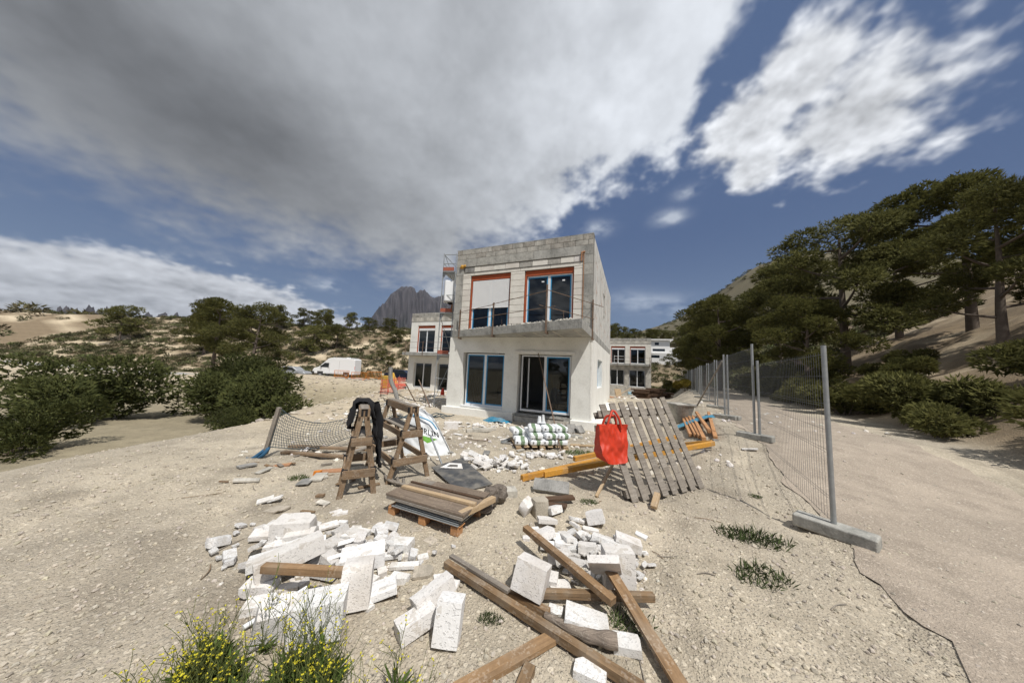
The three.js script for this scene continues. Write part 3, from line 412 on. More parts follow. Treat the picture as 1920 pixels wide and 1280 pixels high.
{
  const H = thing('unfinished_house', 'unfinished two storey house with bare block upper floor and rendered ground floor', 'house', [-2.553, 0, -12.217], HT);
  // ground floor: rendered shell with openings
  const G = [[0.63, 2.50, 0.09, 2.24], [3.08, 5.10, 0.02, 2.22]];
  const fr = extr(rect(-0.07, W + 0.02, -0.32, 2.86), 0.3, G); fr.translate(0, 0, -0.27);
  const side = extr(rect(0.27, DP, -0.32, 2.86), 0.28, [[2.0, 3.95, 1.0, 2.2]]); side.rotateY(Math.PI / 2); side.translate(W - 0.27, 0, 0);
  mesh('front_wall', fr, M.plaster, H);
  mesh('side_wall', side, M.plasterWhite, H);
  mesh('side_wall', bx(-0.07, 0.23, -0.32, 2.86, -DP, -0.27), M.plaster, H);
  mesh('back_wall', bx(0.23, W - 0.27, -0.32, 2.86, -DP, -DP + 0.28), M.plaster, H);
  mesh('floor_slab', bx(0.23, W - 0.28, -0.2, 0.02, -DP + 0.28, -0.27), M.concrete, H).userData.label = 'bare concrete floor inside the dark room';
  mesh('partition_wall', bx(0.23, W - 0.28, 0.02, 2.86, -4.4, -4.25), M.interior, H);
  // first floor slab with the wedge shaped balcony
  const slab = boxUV(new THREE.ExtrudeGeometry(poly([[0, DP], [W, DP], [W, -2.18], [0, -0.02]]), { depth: 0.27, bevelEnabled: true, bevelSize: 0.006, bevelThickness: 0.006, bevelSegments: 1 })); slab.rotateX(-Math.PI / 2); slab.scale(1, 1, 1);
  slab.translate(0, 2.866, 0); mesh('balcony_slab', slab, M.concrete, H).userData.label = 'wedge shaped concrete balcony slab';
  // board marks left by the formwork under the balcony, a crumbled top edge
  for (let i = 0; i < 5; i++) { const x = 2.6 + i * 0.72, o = x / W * 2.1; mesh('formwork_ridge', bx(x, x + 0.07, 2.853, 2.861, 0.06, o - 0.1), M.concreteW, H); }
  { const r = rngOf(44), gs = []; for (let i = 0; i < 90; i++) { const t = r(), x = 0.2 + t * (W - 0.3), o = x / W * 2.18; gs.push(box(0.05 + 0.1 * r(), 0.02 + 0.04 * r(), 0.05 + 0.06 * r(), x, 3.15, o - 0.05 - 0.05 * r(), r(), r() * 3, r())); } mesh('mortar_crumbs', gs, M.concreteW, H); }
  // upper storey core
  const U = [[0.74, 2.58, 3.15, 5.50], [3.18, 5.10, 3.15, 5.50]];
  const core = extr(rect(0, W, 3.146, 6.62), 0.26, U); core.translate(0, 0, -0.285); mesh('upper_wall_core', core, M.mortar, H);
  const us = extr(rect(0.29, DP, 3.146, 6.66), 0.27, [[4.2, 5.05, 4.25, 5.6]]); us.rotateY(Math.PI / 2); us.translate(W - 0.27, 0, 0); mesh('upper_side_wall', us, M.sideWall, H);
  mesh('upper_side_wall', bx(0, 0.27, 3.146, 6.66, -DP, -0.29), M.sideWall, H); mesh('upper_back_wall', bx(0.27, W - 0.28, 3.146, 6.66, -DP, -DP + 0.27), M.sideWall, H);
  mesh('roof_slab', bx(0.28, W - 0.28, 5.92, 6.15, -DP + 0.28, -0.29), M.concrete, H); mesh('partition_wall', bx(0.28, W - 0.28, 3.15, 5.92, -4.3, -4.15), M.interior, H);
  const r = rngOf(45), J = 0.005, blk = (name, x0, x1, y0, y1, m, zo = 0) => mesh(name, bb(x0 + J, x1 - J, y0 + J, y1 - J, -0.03, 0.004 + zo + r() * 0.008, 0.01), m, H);
  // parapet: two courses of grey block
  for (let c = 0; c < 2; c++) { let x = 0, y0 = 6.25 + c * 0.205; const off = c ? 0.24 : 0; for (let k = 0; x < W - 0.02; k++) { let w = (k === 0 && off ? off : 0.47) + (r() - 0.5) * 0.04; if (W - x - w < 0.15) w = W - x; blk('block', x, x + w, y0, y0 + 0.205, r() < 0.5 ? M.blockC : M.blockD, 0.012); x += w; } }
  mesh('parapet_cap', bx(-0.01, W + 0.01, 6.66, 6.685, -0.3, 0.02), M.concrete, H);
  // ring beam in three pours, row of filled blocks under it
  for (const [a, b] of [[0, 0.98], [0.98, 3.5], [3.5, W]]) mesh('ring_beam', bb(a + 0.004, b - 0.004, 5.905, 6.25, -0.03, 0.022, 0.008), r() < 0.5 ? M.concrete : M.concreteB, H);
  { const ws = [0.46, 0.3, 0.62, 0.52, 0.6, 0.55, 0.62, 0.5, 0.5, 0.36]; let x = 0.42; ws.forEach((w, i) => { const e = i === ws.length - 1 ? 5.45 : x + w; blk('block', x, e, 5.66, 5.89, [M.slate, M.blockB, M.blockA, M.blockB, M.blockA, M.blockC, M.blockB, M.blockC, M.blockB, M.aac[1]][i], -0.012); x = e; }); }
  mesh('drip_groove', bx(0.4, 5.46, 5.635, 5.655, -0.03, 0.03), M.mortar, H);
  // concrete corner columns
  for (const [a, b] of [[0, 0.36], [5.46, W]]) { let y = 3.146; for (const h of [0.72, 0.5, 0.78, 0.4, 0.36]) { const e = Math.min(5.9, y + h); mesh('column_pour', bb(a + 0.002, b - 0.002, y + 0.003, e - 0.003, -0.03, 0.014 + r() * 0.01, 0.006), r() < 0.5 ? M.concrete : M.concreteB, H); y = e; if (y > 5.88) break; } }
  // light blocks between and beside the openings
  for (const [a, b] of [[0.36, 0.74], [2.58, 3.18], [5.10, 5.46]]) { let y = 3.15; while (y < 5.48) { const e = Math.min(5.5, y + 0.25); blk('block', a, b, y, e, r() < 0.45 ? M.blockA : M.blockB); y = e; } }
  for (const [a, b] of [[0.36, 0.9], [0.9, 2.0], [2.0, 3.0], [3.0, 4.2], [4.2, 5.46]]) blk('block', a, b, 5.5, 5.635, M.blockB, 0.004);
  // orange lintel and jamb strips, windows, roller shutter
  for (const [a, b, shut] of [[0.74, 2.58, 1], [3.18, 5.10, 0]]) {
    mesh('orange_lintel', bx(a + 0.01, b - 0.01, 5.29, 5.49, -0.16, -0.05), M.orange, H); mesh('orange_jamb', [bx(a + 0.004, a + 0.07, 3.15, 5.29, -0.16, -0.045)], M.orange, H); mesh('orange_jamb', [bx(b - 0.05, b - 0.004, 3.15, 5.29, -0.16, -0.07)], M.orange, H);
    const w = windowUnit(H, a + 0.075, b - 0.055, 3.16, 5.285, -0.1, { stickers: !shut });
    if (shut) { const gs = []; for (let y = 4.12; y < 5.27; y += 0.046) gs.push(bev(b - a - 0.16, 0.041, 0.016, 0.006, (a + b) / 2 + 0.01, y + 0.022, -0.068)); gs.push(bb(a + 0.08, b - 0.06, 4.085, 4.12, -0.08, -0.055)); const s = mesh('roller_shutter', gs, M.shutter, w); s.userData.label = 'white roller shutter lowered two thirds of the way'; }
  }
  // ground floor windows
  mesh('window_sill', [bb(0.63, 2.50, 0.05, 0.10, -0.14, 0.06)], M.white, H);
  windowUnit(H, 0.74, 2.47, 0.10, 2.2, -0.1); windowUnit(H, 3.17, 5.06, 0.09, 2.19, -0.1, { open: true, name: 'sliding_door' });
  mesh('rough_threshold', [bx(3.02, 5.16, -0.1, 0.02, -0.26, 0.05), bx(3.2, 4.9, -0.05, -0.02, 0.05, 0.11)], M.concrete, H);
  mesh('lintel_strip', bb(2.95, 5.22, 2.235, 2.345, 0.03, 0.085), M.plasterWhite, H);
  const sw = mesh('side_window', bx(5.56, 5.6, 0.98, 2.22, -3.97, -1.98), M.film, H); sw.userData.label = 'side window masked with blue film';
  mesh('corner_bead', bb(5.75, 5.812, -0.02, 2.85, 0.002, 0.036, 0.01), M.plasterWhite, H);
  // plinth
  mesh('plinth', bb(-0.20, 2.98, -0.34, 0.0, 0.0, 0.17, 0.015), M.plasterWhite, H); mesh('plinth', bb(5.12, 5.93, -0.4, -0.02, 0.0, 0.15, 0.015), M.plasterWhite, H); mesh('plinth', bx(2.98, 5.12, -0.42, -0.1, 0.0, 0.10), M.concreteW, H);
  mesh('side_ledge', bb(W + 0.01, W + 0.42, -0.12, -0.02, -DP, 0.1, 0.02), M.plasterWhite, H); mesh('ledge_footing', bx(W + 0.01, W + 0.3, -0.6, -0.12, -DP, 0.06), M.slate, H); mesh('footing', bx(-0.1, W, -0.75, -0.3, -DP, 0.02), M.mortar, H);
  mesh('concrete_edge_band', bx(W - 0.02, W + 0.015, 2.88, 3.13, -DP, -0.02), M.concrete, H);
  // rust and mortar runs on the side wall corner
  mesh('expanding_foam', [put(boxUV(new THREE.IcosahedronGeometry(0.09, 1)), 0.3, 5.92, 0.03), put(boxUV(new THREE.IcosahedronGeometry(0.06, 1)), 0.42, 5.95, 0.03), put(boxUV(new THREE.IcosahedronGeometry(0.05, 1)), 0.22, 5.9, 0.02)], plain(0.5, 0.27, 0.04, 0.8), H);
  mesh('corner_conduit', [rod([5.44, 3.2, 0.03], [5.45, 5.95, 0.03], 0.014), rod([5.36, 5.66, 0.03], [5.38, 5.98, 0.05], 0.03), rod([5.36, 5.98, 0.04], [5.5, 6.0, 0.03], 0.03)], M.terracotta, H);
  // things inside, seen through the glass
  const loc = (x, y, z) => { const v = V(x, y, z).applyAxisAngle(V(0, 1, 0), HT); return [v.x - 2.553, v.y, v.z - 12.217]; };
  for (let i = 0; i < 5; i++) one('leaning_lath', 'pale lath leaning inside behind the ground floor window', 'lath', bar(loc(0.95 + i * 0.13, 0.03, -0.55), loc(0.78 + i * 0.08, 1.3 + 0.06 * i, -0.3), 0.04, 0.02), M.woodPale, [0, 0, 0], 'laths inside the window');
  const st = thing('indoor_pallet', 'brown slatted pallet standing inside behind the sliding door glass', 'pallet', loc(4.75, 0.02, -1.3), HT); for (let i = 0; i < 6; i++) mesh('slat', box(0.95, 0.09, 0.02, 0, 0.1 + i * 0.18, 0), M.woodDark, st); for (const x of [-0.42, 0, 0.42]) mesh('batten', box(0.08, 1.1, 0.08, x, 0.56, -0.06), M.woodDark, st);
  one('leaning_post', 'pale post leaning inside against the sliding door', 'post', bar(loc(4.5, 0.03, -0.6), loc(4.3, 1.5, -0.25), 0.07, 0.05), M.woodPale);
  // guard rail clamped to the balcony edge
  const R = thing('guard_rail', 'rusty makeshift guard rail clamped to the balcony edge', 'railing', [-2.553, 0, -12.217], HT);
  const zf = (x) => x / W * 2.18 + 0.03;
  guard(R, [[0.45, 2.8, 4.0, zf(0.45)], [2.35, 2.78, 4.05, zf(2.35)], [4.62, 2.8, 4.32, zf(4.62)], [W + 0.03, 2.8, 4.2, 0.05]], [[[0.42, 3.9, zf(0.45)], [2.38, 3.98, zf(2.35)]], [[2.3, 3.98, zf(2.35) + 0.03], [4.65, 4.12, zf(4.62) + 0.03]], [[0.42, 3.5, zf(0.45)], [2.38, 3.55, zf(2.35)]], [[2.3, 3.55, zf(2.35) + 0.03], [4.9, 3.62, zf(4.62)]], [[4.6, 4.16, zf(4.62)], [W + 0.35, 4.0, -0.3]], [[4.4, 3.66, zf(4.62) + 0.06], [W + 0.08, 3.5, 0.06]]]);
  for (const [x, z] of [[0.45, zf(0.45)], [2.35, zf(2.35)], [4.62, zf(4.62)], [W + 0.03, 0.05]]) mesh('clamp', bx(x - 0.03, x + 0.03, 2.78, 2.83, z - 0.22, z + 0.02), M.rust, R);
  for (const [x, h] of [[2.75, 0.25], [5.2, 0.3], [0.25, 0.35]]) mesh('rebar_stub', rod([x, 3.12, zf(x) - 0.12], [x - 0.03, 3.15 + h, zf(x) - 0.1], 0.008), M.rust, R);
}
// the two neighbouring houses, the same type
function neighbour(pos, turn, label, wallMat, upMat, { bal = 0.9, shut = true, out = 0.03, film = false, base = -0.3 }) {
  const H = thing('neighbour_house', label, 'house', pos, turn), D = 8.5, U = [[0.74, 2.58, 3.15, 5.5], [3.18, 5.1, 3.15, 5.5]], G = [[0.63, 2.5, 0.2, 2.3], [3.08, 5.1, 0.05, 2.3]];
  const a = extr(rect(0, W, base, 2.86), 0.28, G); a.translate(0, 0, -0.28); mesh('front_wall', a, wallMat, H);
  const b = extr(rect(0, W, 2.862, 6.2), 0.28, U); b.translate(0, 0, -0.282 - out); mesh('upper_front_wall', b, upMat, H);
  mesh('side_wall', bx(0, 0.28, base, 6.6, -D, -0.32), wallMat, H); mesh('side_wall', bx(W - 0.28, W, base, 6.6, -D, -0.32), upMat, H); mesh('back_wall', bx(0.28, W - 0.28, base, 6.6, -D, -D + 0.28), wallMat, H);
  mesh('roof_slab', bx(0.28, W - 0.28, 5.9, 6.15, -D + 0.28, -0.32), M.concrete, H); mesh('floor_slab', bx(0.28, W - 0.28, 2.87, 3.12, -D + 0.28, -0.32), M.concrete, H); mesh('ground_slab', bx(0.28, W - 0.28, base, 0.04, -D + 0.28, -0.29), M.concrete, H); mesh('partition_wall', bx(0.28, W - 0.28, 0.05, 5.9, -4, -3.9), M.interior, H);
  mesh('balcony_slab', bb(0.05, W - 0.02, 2.87, 3.13, -0.28, bal), M.concrete, H);
  const r = rngOf(pos[0] * 7 + 500); for (let c = 0; c < 2; c++) { let x = 0; while (x < W - 0.02) { let w = c && x === 0 ? 0.25 : 0.48; if (W - x - w < 0.2) w = W - x; mesh('block', bb(x + 0.006, x + w - 0.006, 6.2 + c * 0.2 + 0.005, 6.4 + c * 0.2 - 0.005, -0.3, 0.0 + r() * 0.01 - out), c === 0 && r() < 0.5 ? M.blockD : M.blockC, H); x += w; } }
  mesh('ring_beam', bb(0, W, 5.86, 6.195, -0.3, 0.03 - out), M.concreteW, H);
  for (const [x0, x1, y0, y1] of U) { mesh('orange_lintel', bx(x0 + 0.01, x1 - 0.01, 5.28, 5.49, -0.2, -0.09), M.orange, H); mesh('orange_jamb', bx(x0 + 0.004, x0 + 0.07, 3.15, 5.28, -0.2, -0.09), M.orange, H); const w = windowUnit(H, x0 + 0.075, x1 - 0.05, 3.16, 5.28, -0.14, { film }); if (shut) mesh('shutter_end', bb(x0 + 0.08, x1 - 0.06, 5.06, 5.27, -0.13, -0.1), M.shutter, w); }
  G.forEach(([x0, x1, y0, y1], i) => windowUnit(H, x0 + 0.06, x1 - 0.05, y0 + 0.01, y1 - 0.02, -0.14, { film, open: false, name: i ? 'sliding_door' : 'window' }));
  return H;
}
const LH = [-8.95, -0.45, -25.2];
neighbour(LH, HT, 'white rendered unfinished house standing behind the scaffold tower', M.plasterWhite, M.plasterWhite, { bal: 0.9, base: -0.9 });
{ const R = thing('guard_rail', 'thin dark guard rail along the balcony of the white rendered house', 'railing', LH, HT); guard(R, [[0.4, 2.9, 4.05, 0.93], [2.2, 2.9, 4.05, 0.93], [4.0, 2.9, 4.05, 0.93], [5.7, 2.9, 4.05, 0.93]], [[[0.35, 3.95, 0.93], [5.75, 3.95, 0.93]], [[0.35, 3.5, 0.93], [5.75, 3.5, 0.93]]]); }
const RH = [18.5 - W * Math.cos(0.3957), 0, -38 - W * Math.sin(0.3957)];
neighbour(RH, HT, 'bare block unfinished house standing behind the dark timber stacks', M.concreteW, M.blockB, { bal: 0.45, base: -1.3 });
{ const R = thing('guard_rail', 'guard rail with a white frame on the balcony of the bare block house', 'railing', RH, HT); guard(R, [[0.4, 2.8, 4.05, 0.48], [1.6, 2.8, 4.05, 0.48], [3.2, 2.8, 4.05, 0.48], [5.6, 2.8, 4.05, 0.48]], [[[0.35, 3.95, 0.48], [5.7, 3.95, 0.48]], [[0.35, 3.5, 0.48], [5.7, 3.5, 0.48]]]); mesh('white_frame', [bar([1.2, 3.13, 0.4], [1.2, 4.2, 0.4], 0.05, 0.05), bar([1.2, 4.1, 0.4], [2.4, 4.1, 0.4], 0.04, 0.04), bar([1.2, 3.7, 0.4], [2.4, 3.7, 0.4], 0.04, 0.04)], M.white, R); }
// white villa and low houses up the hill
{
  const y = ground(57, -108) + 0.2, T = thing('white_villa', 'finished white modern villa up on the hill among pines', 'house', [51.5, y, -108], -0.35), wv = plain(0.78, 0.78, 0.77, 0.8);
  mesh('tower', bx(0, 7.2, -1, 7.2, -8, 0), wv, T); mesh('roof_cap', bx(-0.8, 8.2, 7.2, 7.6, -9, 0.9), wv, T); mesh('wing', bx(7.2, 18, -1, 4.6, -7, -0.5), wv, T); mesh('terrace_wall', bx(0.8, 18, -2.5, 0.4, 0.02, 3.5), wv, T);
  for (const [a, b, c, d] of [[2.2, 3.6, 5.4, 6.4], [1.5, 5.6, 3.1, 4.0], [1.0, 3.8, 0.6, 1.6]]) mesh('window', bx(a, b, c, d, -0.05, 0.03), M.carGlass, T); mesh('balcony', bx(0.6, 6.6, 2.2, 2.5, 0.0, 1.4), wv, T);
  for (const [x, z, w, h, l] of [[33, -118, 9, 3.4, 'low white house on the ridge above the bare block house'], [28.5, -140, 7, 5, 'cream house with a shallow roof on the skyline']]) { const q = thing('hill_house', l, 'house', [x, ground(x, z), z], -0.2); mesh('wall', bx(0, w, -1, h, -6, 0), h > 4 ? plain(0.55, 0.48, 0.38) : wv, q); mesh('roof', bx(-0.4, w + 0.4, h, h + 0.4, -6.4, 0.4), M.terracotta, q); mesh('window', bx(w * 0.3, w * 0.5, h * 0.35, h * 0.7, -0.05, 0.03), M.carGlass, q); }
}
// scaffold tower beside the house
{
  const T = thing('scaffold_tower', 'grey steel scaffold tower with reddish decks beside the house wall', 'scaffold', [-3.47, -0.3, -13.5], HT + 0.25), w = 0.62, dz = -2.0, top = 7.35;
  for (const x of [0, w]) for (const z of [0, dz]) mesh('upright', rod([x, 0, z], [x, top, z], 0.026, 0.026, 8), M.steel, T);
  for (const z of [0, dz]) for (const y of [0.55, 1.35, 2.35, 3.3, 4.32, 5.3, 6.32, 6.85, 7.3]) mesh('rung', rod([0, y, z], [w, y, z], 0.018, 0.018, 6), M.steel, T);
  for (const x of [0, w]) for (const y of [6.85, 7.3, 4.9, 5.3]) mesh('guard_bar', rod([x, y, 0], [x, y, dz], 0.016, 0.016, 6), M.steel, T);
  for (const [y, s] of [[4.4, 1], [2.4, -1], [0.4, 1], [6.3, -1]]) mesh('brace', rod([0, y, s > 0 ? 0 : dz], [0, Math.min(top, y + 1.9), s > 0 ? dz : 0], 0.014, 0.014, 6), M.steel, T);
  for (const y of [2.42, 4.4, 6.4]) { mesh('deck', bb(0.02, w - 0.02, y, y + 0.05, dz - 0.1, 0.12), M.steel, T); mesh('toe_board', bb(0.03, w - 0.05, y + 0.06, y + 0.24, 0.08, 0.11), M.redDeck, T); mesh('corner_gusset', extr(poly([[0.03, y], [0.2, y], [0.03, y - 0.3]]), 0.01), M.steel, T); }
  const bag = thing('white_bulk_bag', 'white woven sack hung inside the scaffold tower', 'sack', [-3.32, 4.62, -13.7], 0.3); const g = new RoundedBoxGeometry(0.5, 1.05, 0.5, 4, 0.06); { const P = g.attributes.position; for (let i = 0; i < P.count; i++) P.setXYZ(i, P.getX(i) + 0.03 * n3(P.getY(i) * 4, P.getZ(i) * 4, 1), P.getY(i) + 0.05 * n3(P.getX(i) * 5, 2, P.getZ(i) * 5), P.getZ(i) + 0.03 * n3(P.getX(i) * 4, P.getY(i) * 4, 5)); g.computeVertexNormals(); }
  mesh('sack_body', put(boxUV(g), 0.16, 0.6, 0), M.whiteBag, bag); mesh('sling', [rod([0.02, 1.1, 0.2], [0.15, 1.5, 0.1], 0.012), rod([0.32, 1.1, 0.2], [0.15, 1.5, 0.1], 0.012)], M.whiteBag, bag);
  const hs = thing('hoist', 'black motor hoist on a red brown bracket on the scaffold deck', 'hoist', [-3.2, 4.15, -13.8], 0.2); mesh('motor', [put(boxUV(new THREE.SphereGeometry(0.16, 10, 8)), 0.1, 0.62, 0), bev(0.14, 0.3, 0.2, 0.03, 0.22, 0.68, 0)], M.black, hs); mesh('bracket', [bar([0.18, 0.03, 0], [0.2, 0.5, 0], 0.09, 0.09)], M.terracotta, hs);
  const jug = thing('red_jug', 'small red jug standing on a low rung of the scaffold', 'jug', [-3.13, 0.28, -13.6], 0); mesh('body', put(boxUV(new THREE.CylinderGeometry(0.07, 0.1, 0.24, 10)), 0, 0.12, 0), M.redBag, jug); mesh('neck', put(boxUV(new THREE.CylinderGeometry(0.03, 0.05, 0.08, 8)), 0, 0.28, 0), M.redBag, jug);
}
const LEFT_BLOCKS=[[-1.91,-2.80,0.42,0.26,0.28,12,0,0,0],[-2.13,-2.75,0.34,0.07,0.2,20,6,-4,0.02],[-1.79,-2.70,0.36,0.09,0.16,18,4,5,0.06],[-1.72,-2.59,0.3,0.1,0.18,25,-5,0,0.05],[-1.49,-2.64,0.22,0.07,0.2,70,-35,0,0.06],[-1.62,-2.64,0.26,0.09,0.14,30,8,0,0.05],[-1.32,-2.60,0.22,0.06,0.18,15,-40,10,0.05],[-1.40,-2.79,0.3,0.06,0.12,10,0,-4,0.05],[-1.33,-2.92,0.22,0.09,0.12,-12,0,0,0],[-0.89,-2.71,0.24,0.1,0.17,-8,0,4,0],[-1.05,-2.68,0.2,0.07,0.1,18,0,8,0.02],[-1.10,-2.44,0.42,0.14,0.24,24,3,2,0.03],[-1.58,-2.30,0.55,0.17,0.2,42,-8,10,0.06],[-1.77,-2.36,0.42,0.15,0.2,30,-6,6,0.05],[-1.32,-2.30,0.32,0.09,0.1,-10,5,0,0.03],[-1.31,-2.42,0.2,0.05,0.2,40,-38,0,0.04],[-0.78,-2.48,0.36,0.05,0.1,4,0,3,0.01],[-0.77,-2.35,0.22,0.1,0.12,-10,0,0,0],[-0.61,-2.42,0.24,0.04,0.18,10,6,4,0],[-0.92,-2.39,0.1,0.09,0.1,30,8,6,0],[-0.96,-2.32,0.12,0.08,0.1,-20,0,0,0],[-0.85,-2.19,0.34,0.08,0.26,20,-4,10,0],[-0.97,-2.10,0.24,0.34,0.2,18,-10,0,0],[-1.08,-1.88,0.42,0.3,0.3,20,-6,0,0],[-1.29,-1.84,0.34,0.26,0.24,35,10,-8,0],[-1.66,-2.15,0.3,0.13,0.2,10,0,0,0.02],[-1.55,-2.02,0.26,0.12,0.18,20,0,0,0],[-1.50,-2.19,0.22,0.08,0.12,25,0,0,0],[-0.48,-2.38,0.11,0.05,0.07,15,0,0,0],[-0.55,-2.27,0.07,0.04,0.06,0,0,0,0],[-0.45,-2.09,0.36,0.13,0.16,40,-10,14,0.03],[-0.51,-1.93,0.3,0.12,0.16,38,-6,8,0],[-0.30,-1.89,0.2,0.29,0.17,-3,-14,-2,0],[-2.43,-3.25,0.3,0.04,0.24,-10,0,5,0],[-2.70,-3.42,0.24,0.03,0.14,35,8,10,0.02],[-2.62,-3.46,0.2,0.03,0.14,20,0,14,0.02],[-1.80,-3.28,0.2,0.03,0.18,50,0,0,0],[-1.74,-3.27,0.16,0.05,0.1,25,0,0,0],[-1.26,-3.08,0.12,0.03,0.14,30,0,0,0],[-0.87,-3.05,0.2,0.02,0.15,8,0,0,0],[-0.67,-2.87,0.15,0.02,0.2,60,0,0,0],[-1.16,-2.89,0.3,0.03,0.22,10,0,0,0],[-1.44,-3.05,0.24,0.03,0.1,6,0,0,0],[-1.72,-3.00,0.26,0.04,0.14,40,8,0,0.02],[-1.63,-3.08,0.14,0.05,0.08,0,0,0,0.02],[-1.92,-2.61,0.26,0.1,0.16,20,0,0,0.02],[-1.16,-2.75,0.2,0.06,0.12,14,0,0,0],[-0.92,-2.57,0.26,0.05,0.09,16,0,0,0.02],[-0.79,-2.59,0.1,0.07,0.09,0,0,0,0],[-0.67,-2.60,0.14,0.06,0.1,25,0,0,0],[-1.45,-2.42,0.18,0.1,0.16,-20,10,0,0],[-1.37,-2.59,0.2,0.12,0.1,10,0,0,0],[-0.79,-2.19,0.18,0.12,0.14,20,-20,8,0],[-0.87,-2.07,0.08,0.05,0.1,60,0,0,0],[-1.47,-2.98,0.12,0.06,0.1,12,0,0,0],[-1.26,-2.74,0.14,0.06,0.12,24,0,0,0]];
const RIGHT_BLOCKS=[[0.99,-3.28,0.24,0.16,0.16,-20,-10,18,0],[0.46,-3.21,0.32,0.08,0.16,6,-6,-4,0.04],[0.40,-2.91,0.26,0.15,0.18,28,-14,8,0.02],[0.60,-2.90,0.13,0.07,0.36,12,-14,0,0.05],[0.52,-2.92,0.16,0.1,0.14,10,10,0,0.02],[0.78,-2.97,0.18,0.07,0.14,18,0,0,0.05],[1.17,-2.85,0.3,0.1,0.24,-18,-8,-10,0.02],[1.41,-3.11,0.18,0.04,0.12,-40,0,-6,0],[1.33,-2.86,0.09,0.04,0.07,0,0,0,0],[1.20,-2.77,0.13,0.05,0.09,20,0,0,0],[0.97,-2.86,0.34,0.06,0.2,-22,-16,-6,0.03],[0.75,-2.70,0.24,0.14,0.18,-18,-10,6,0.04],[0.47,-2.59,0.26,0.16,0.2,-6,-12,0,0.03],[0.41,-2.79,0.2,0.06,0.16,-8,0,0,0.04],[0.55,-2.80,0.22,0.06,0.16,-6,-8,0,0.05],[0.61,-2.47,0.28,0.08,0.26,-32,-26,8,0.06],[0.90,-2.38,0.3,0.36,0.2,-4,-6,0,0],[0.77,-2.30,0.3,0.07,0.28,-28,-48,16,0.09],[0.21,-2.44,0.28,0.2,0.2,-6,-6,0,0],[0.22,-2.22,0.3,0.26,0.22,-22,-16,-8,0.02],[0.38,-2.35,0.16,0.14,0.2,-16,0,0,0],[0.44,-2.31,0.24,0.1,0.16,4,0,0,0],[0.56,-2.01,0.36,0.06,0.28,-14,-10,-6,0],[0.38,-2.12,0.16,0.05,0.12,-20,0,0,0],[0.76,-1.86,0.24,0.07,0.17,-16,0,6,0],[0.53,-1.81,0.2,0.06,0.14,-30,0,0,0],[0.50,-1.70,0.26,0.1,0.16,-24,0,0,0],[-0.25,-2.49,0.13,0.04,0.07,-10,0,0,0],[-0.48,-2.38,0.12,0.05,0.07,20,0,0,0],[-0.36,-2.32,0.15,0.05,0.09,-15,0,6,0],[0.75,-3.24,0.18,0.06,0.1,-25,-20,0,0.04],[0.83,-3.30,0.16,0.05,0.1,-30,0,0,0.02],[0.91,-3.17,0.26,0.05,0.12,-14,0,0,0.01],[0.84,-2.94,0.14,0.06,0.1,-4,0,0,0.03],[0.91,-2.72,0.18,0.07,0.14,-2,0,0,0.02],[1.06,-2.73,0.09,0.06,0.07,-10,0,0,0],[0.74,-3.12,0.2,0.05,0.1,-60,-20,0,0.05],[0.33,-3.13,0.12,0.05,0.08,10,0,0,0],[0.22,-2.93,0.12,0.06,0.1,0,0,0,0],[0.65,-2.77,0.16,0.05,0.08,40,-20,0,0.04]];

// ------------------------------------------------------------------ broken aerated-concrete blocks
function blockGeo(r, L, H, W, cuts, rough) {
  const seg = (v) => clamp(Math.round(v / 0.04), 2, 8), g0 = new THREE.BoxGeometry(L, H, W, seg(L), seg(H), seg(W)), P = g0.attributes.position, planes = [];
  for (let i = 0; i < cuts; i++) { const n = V((r() - 0.5) * 2, (r() - 0.5) * 1.1, (r() - 0.5) * 2).normalize(), far = Math.abs(n.x) * L / 2 + Math.abs(n.y) * H / 2 + Math.abs(n.z) * W / 2; planes.push([n, far * (0.66 + 0.26 * r())]); }
  const o = r() * 50, v = V(0, 0, 0);
  for (let i = 0; i < P.count; i++) {
    v.fromBufferAttribute(P, i);
    for (const [n, c] of planes) { const d = v.dot(n) - c; if (d > 0) { v.addScaledVector(n, -d + rough * n3(v.x * 38 + o, v.y * 38, v.z * 38)); } }
    // worn arrises
    const ex = Math.abs(v.x) / (L / 2) > 0.98, ey = Math.abs(v.y) / (H / 2) > 0.98, ez = Math.abs(v.z) / (W / 2) > 0.98, k = ex + ey + ez; if (k > 1) v.multiplyScalar(1 - 0.006 * k - 0.02 * Math.max(0, n3(v.x * 21 + o, v.y * 21, v.z * 21)));
    P.setXYZ(i, v.x, v.y, v.z);
  }
  g0.deleteAttribute('normal'); g0.deleteAttribute('uv'); return boxUV(toCreasedNormals(g0, 0.55));
}
function settle(m, x, z, lift, sink = 0.008) { m.updateMatrixWorld(true); const b = new THREE.Box3().setFromObject(m); m.position.y += ground(x, z) + lift - sink - b.min.y; return m; }
const deg = Math.PI / 180;
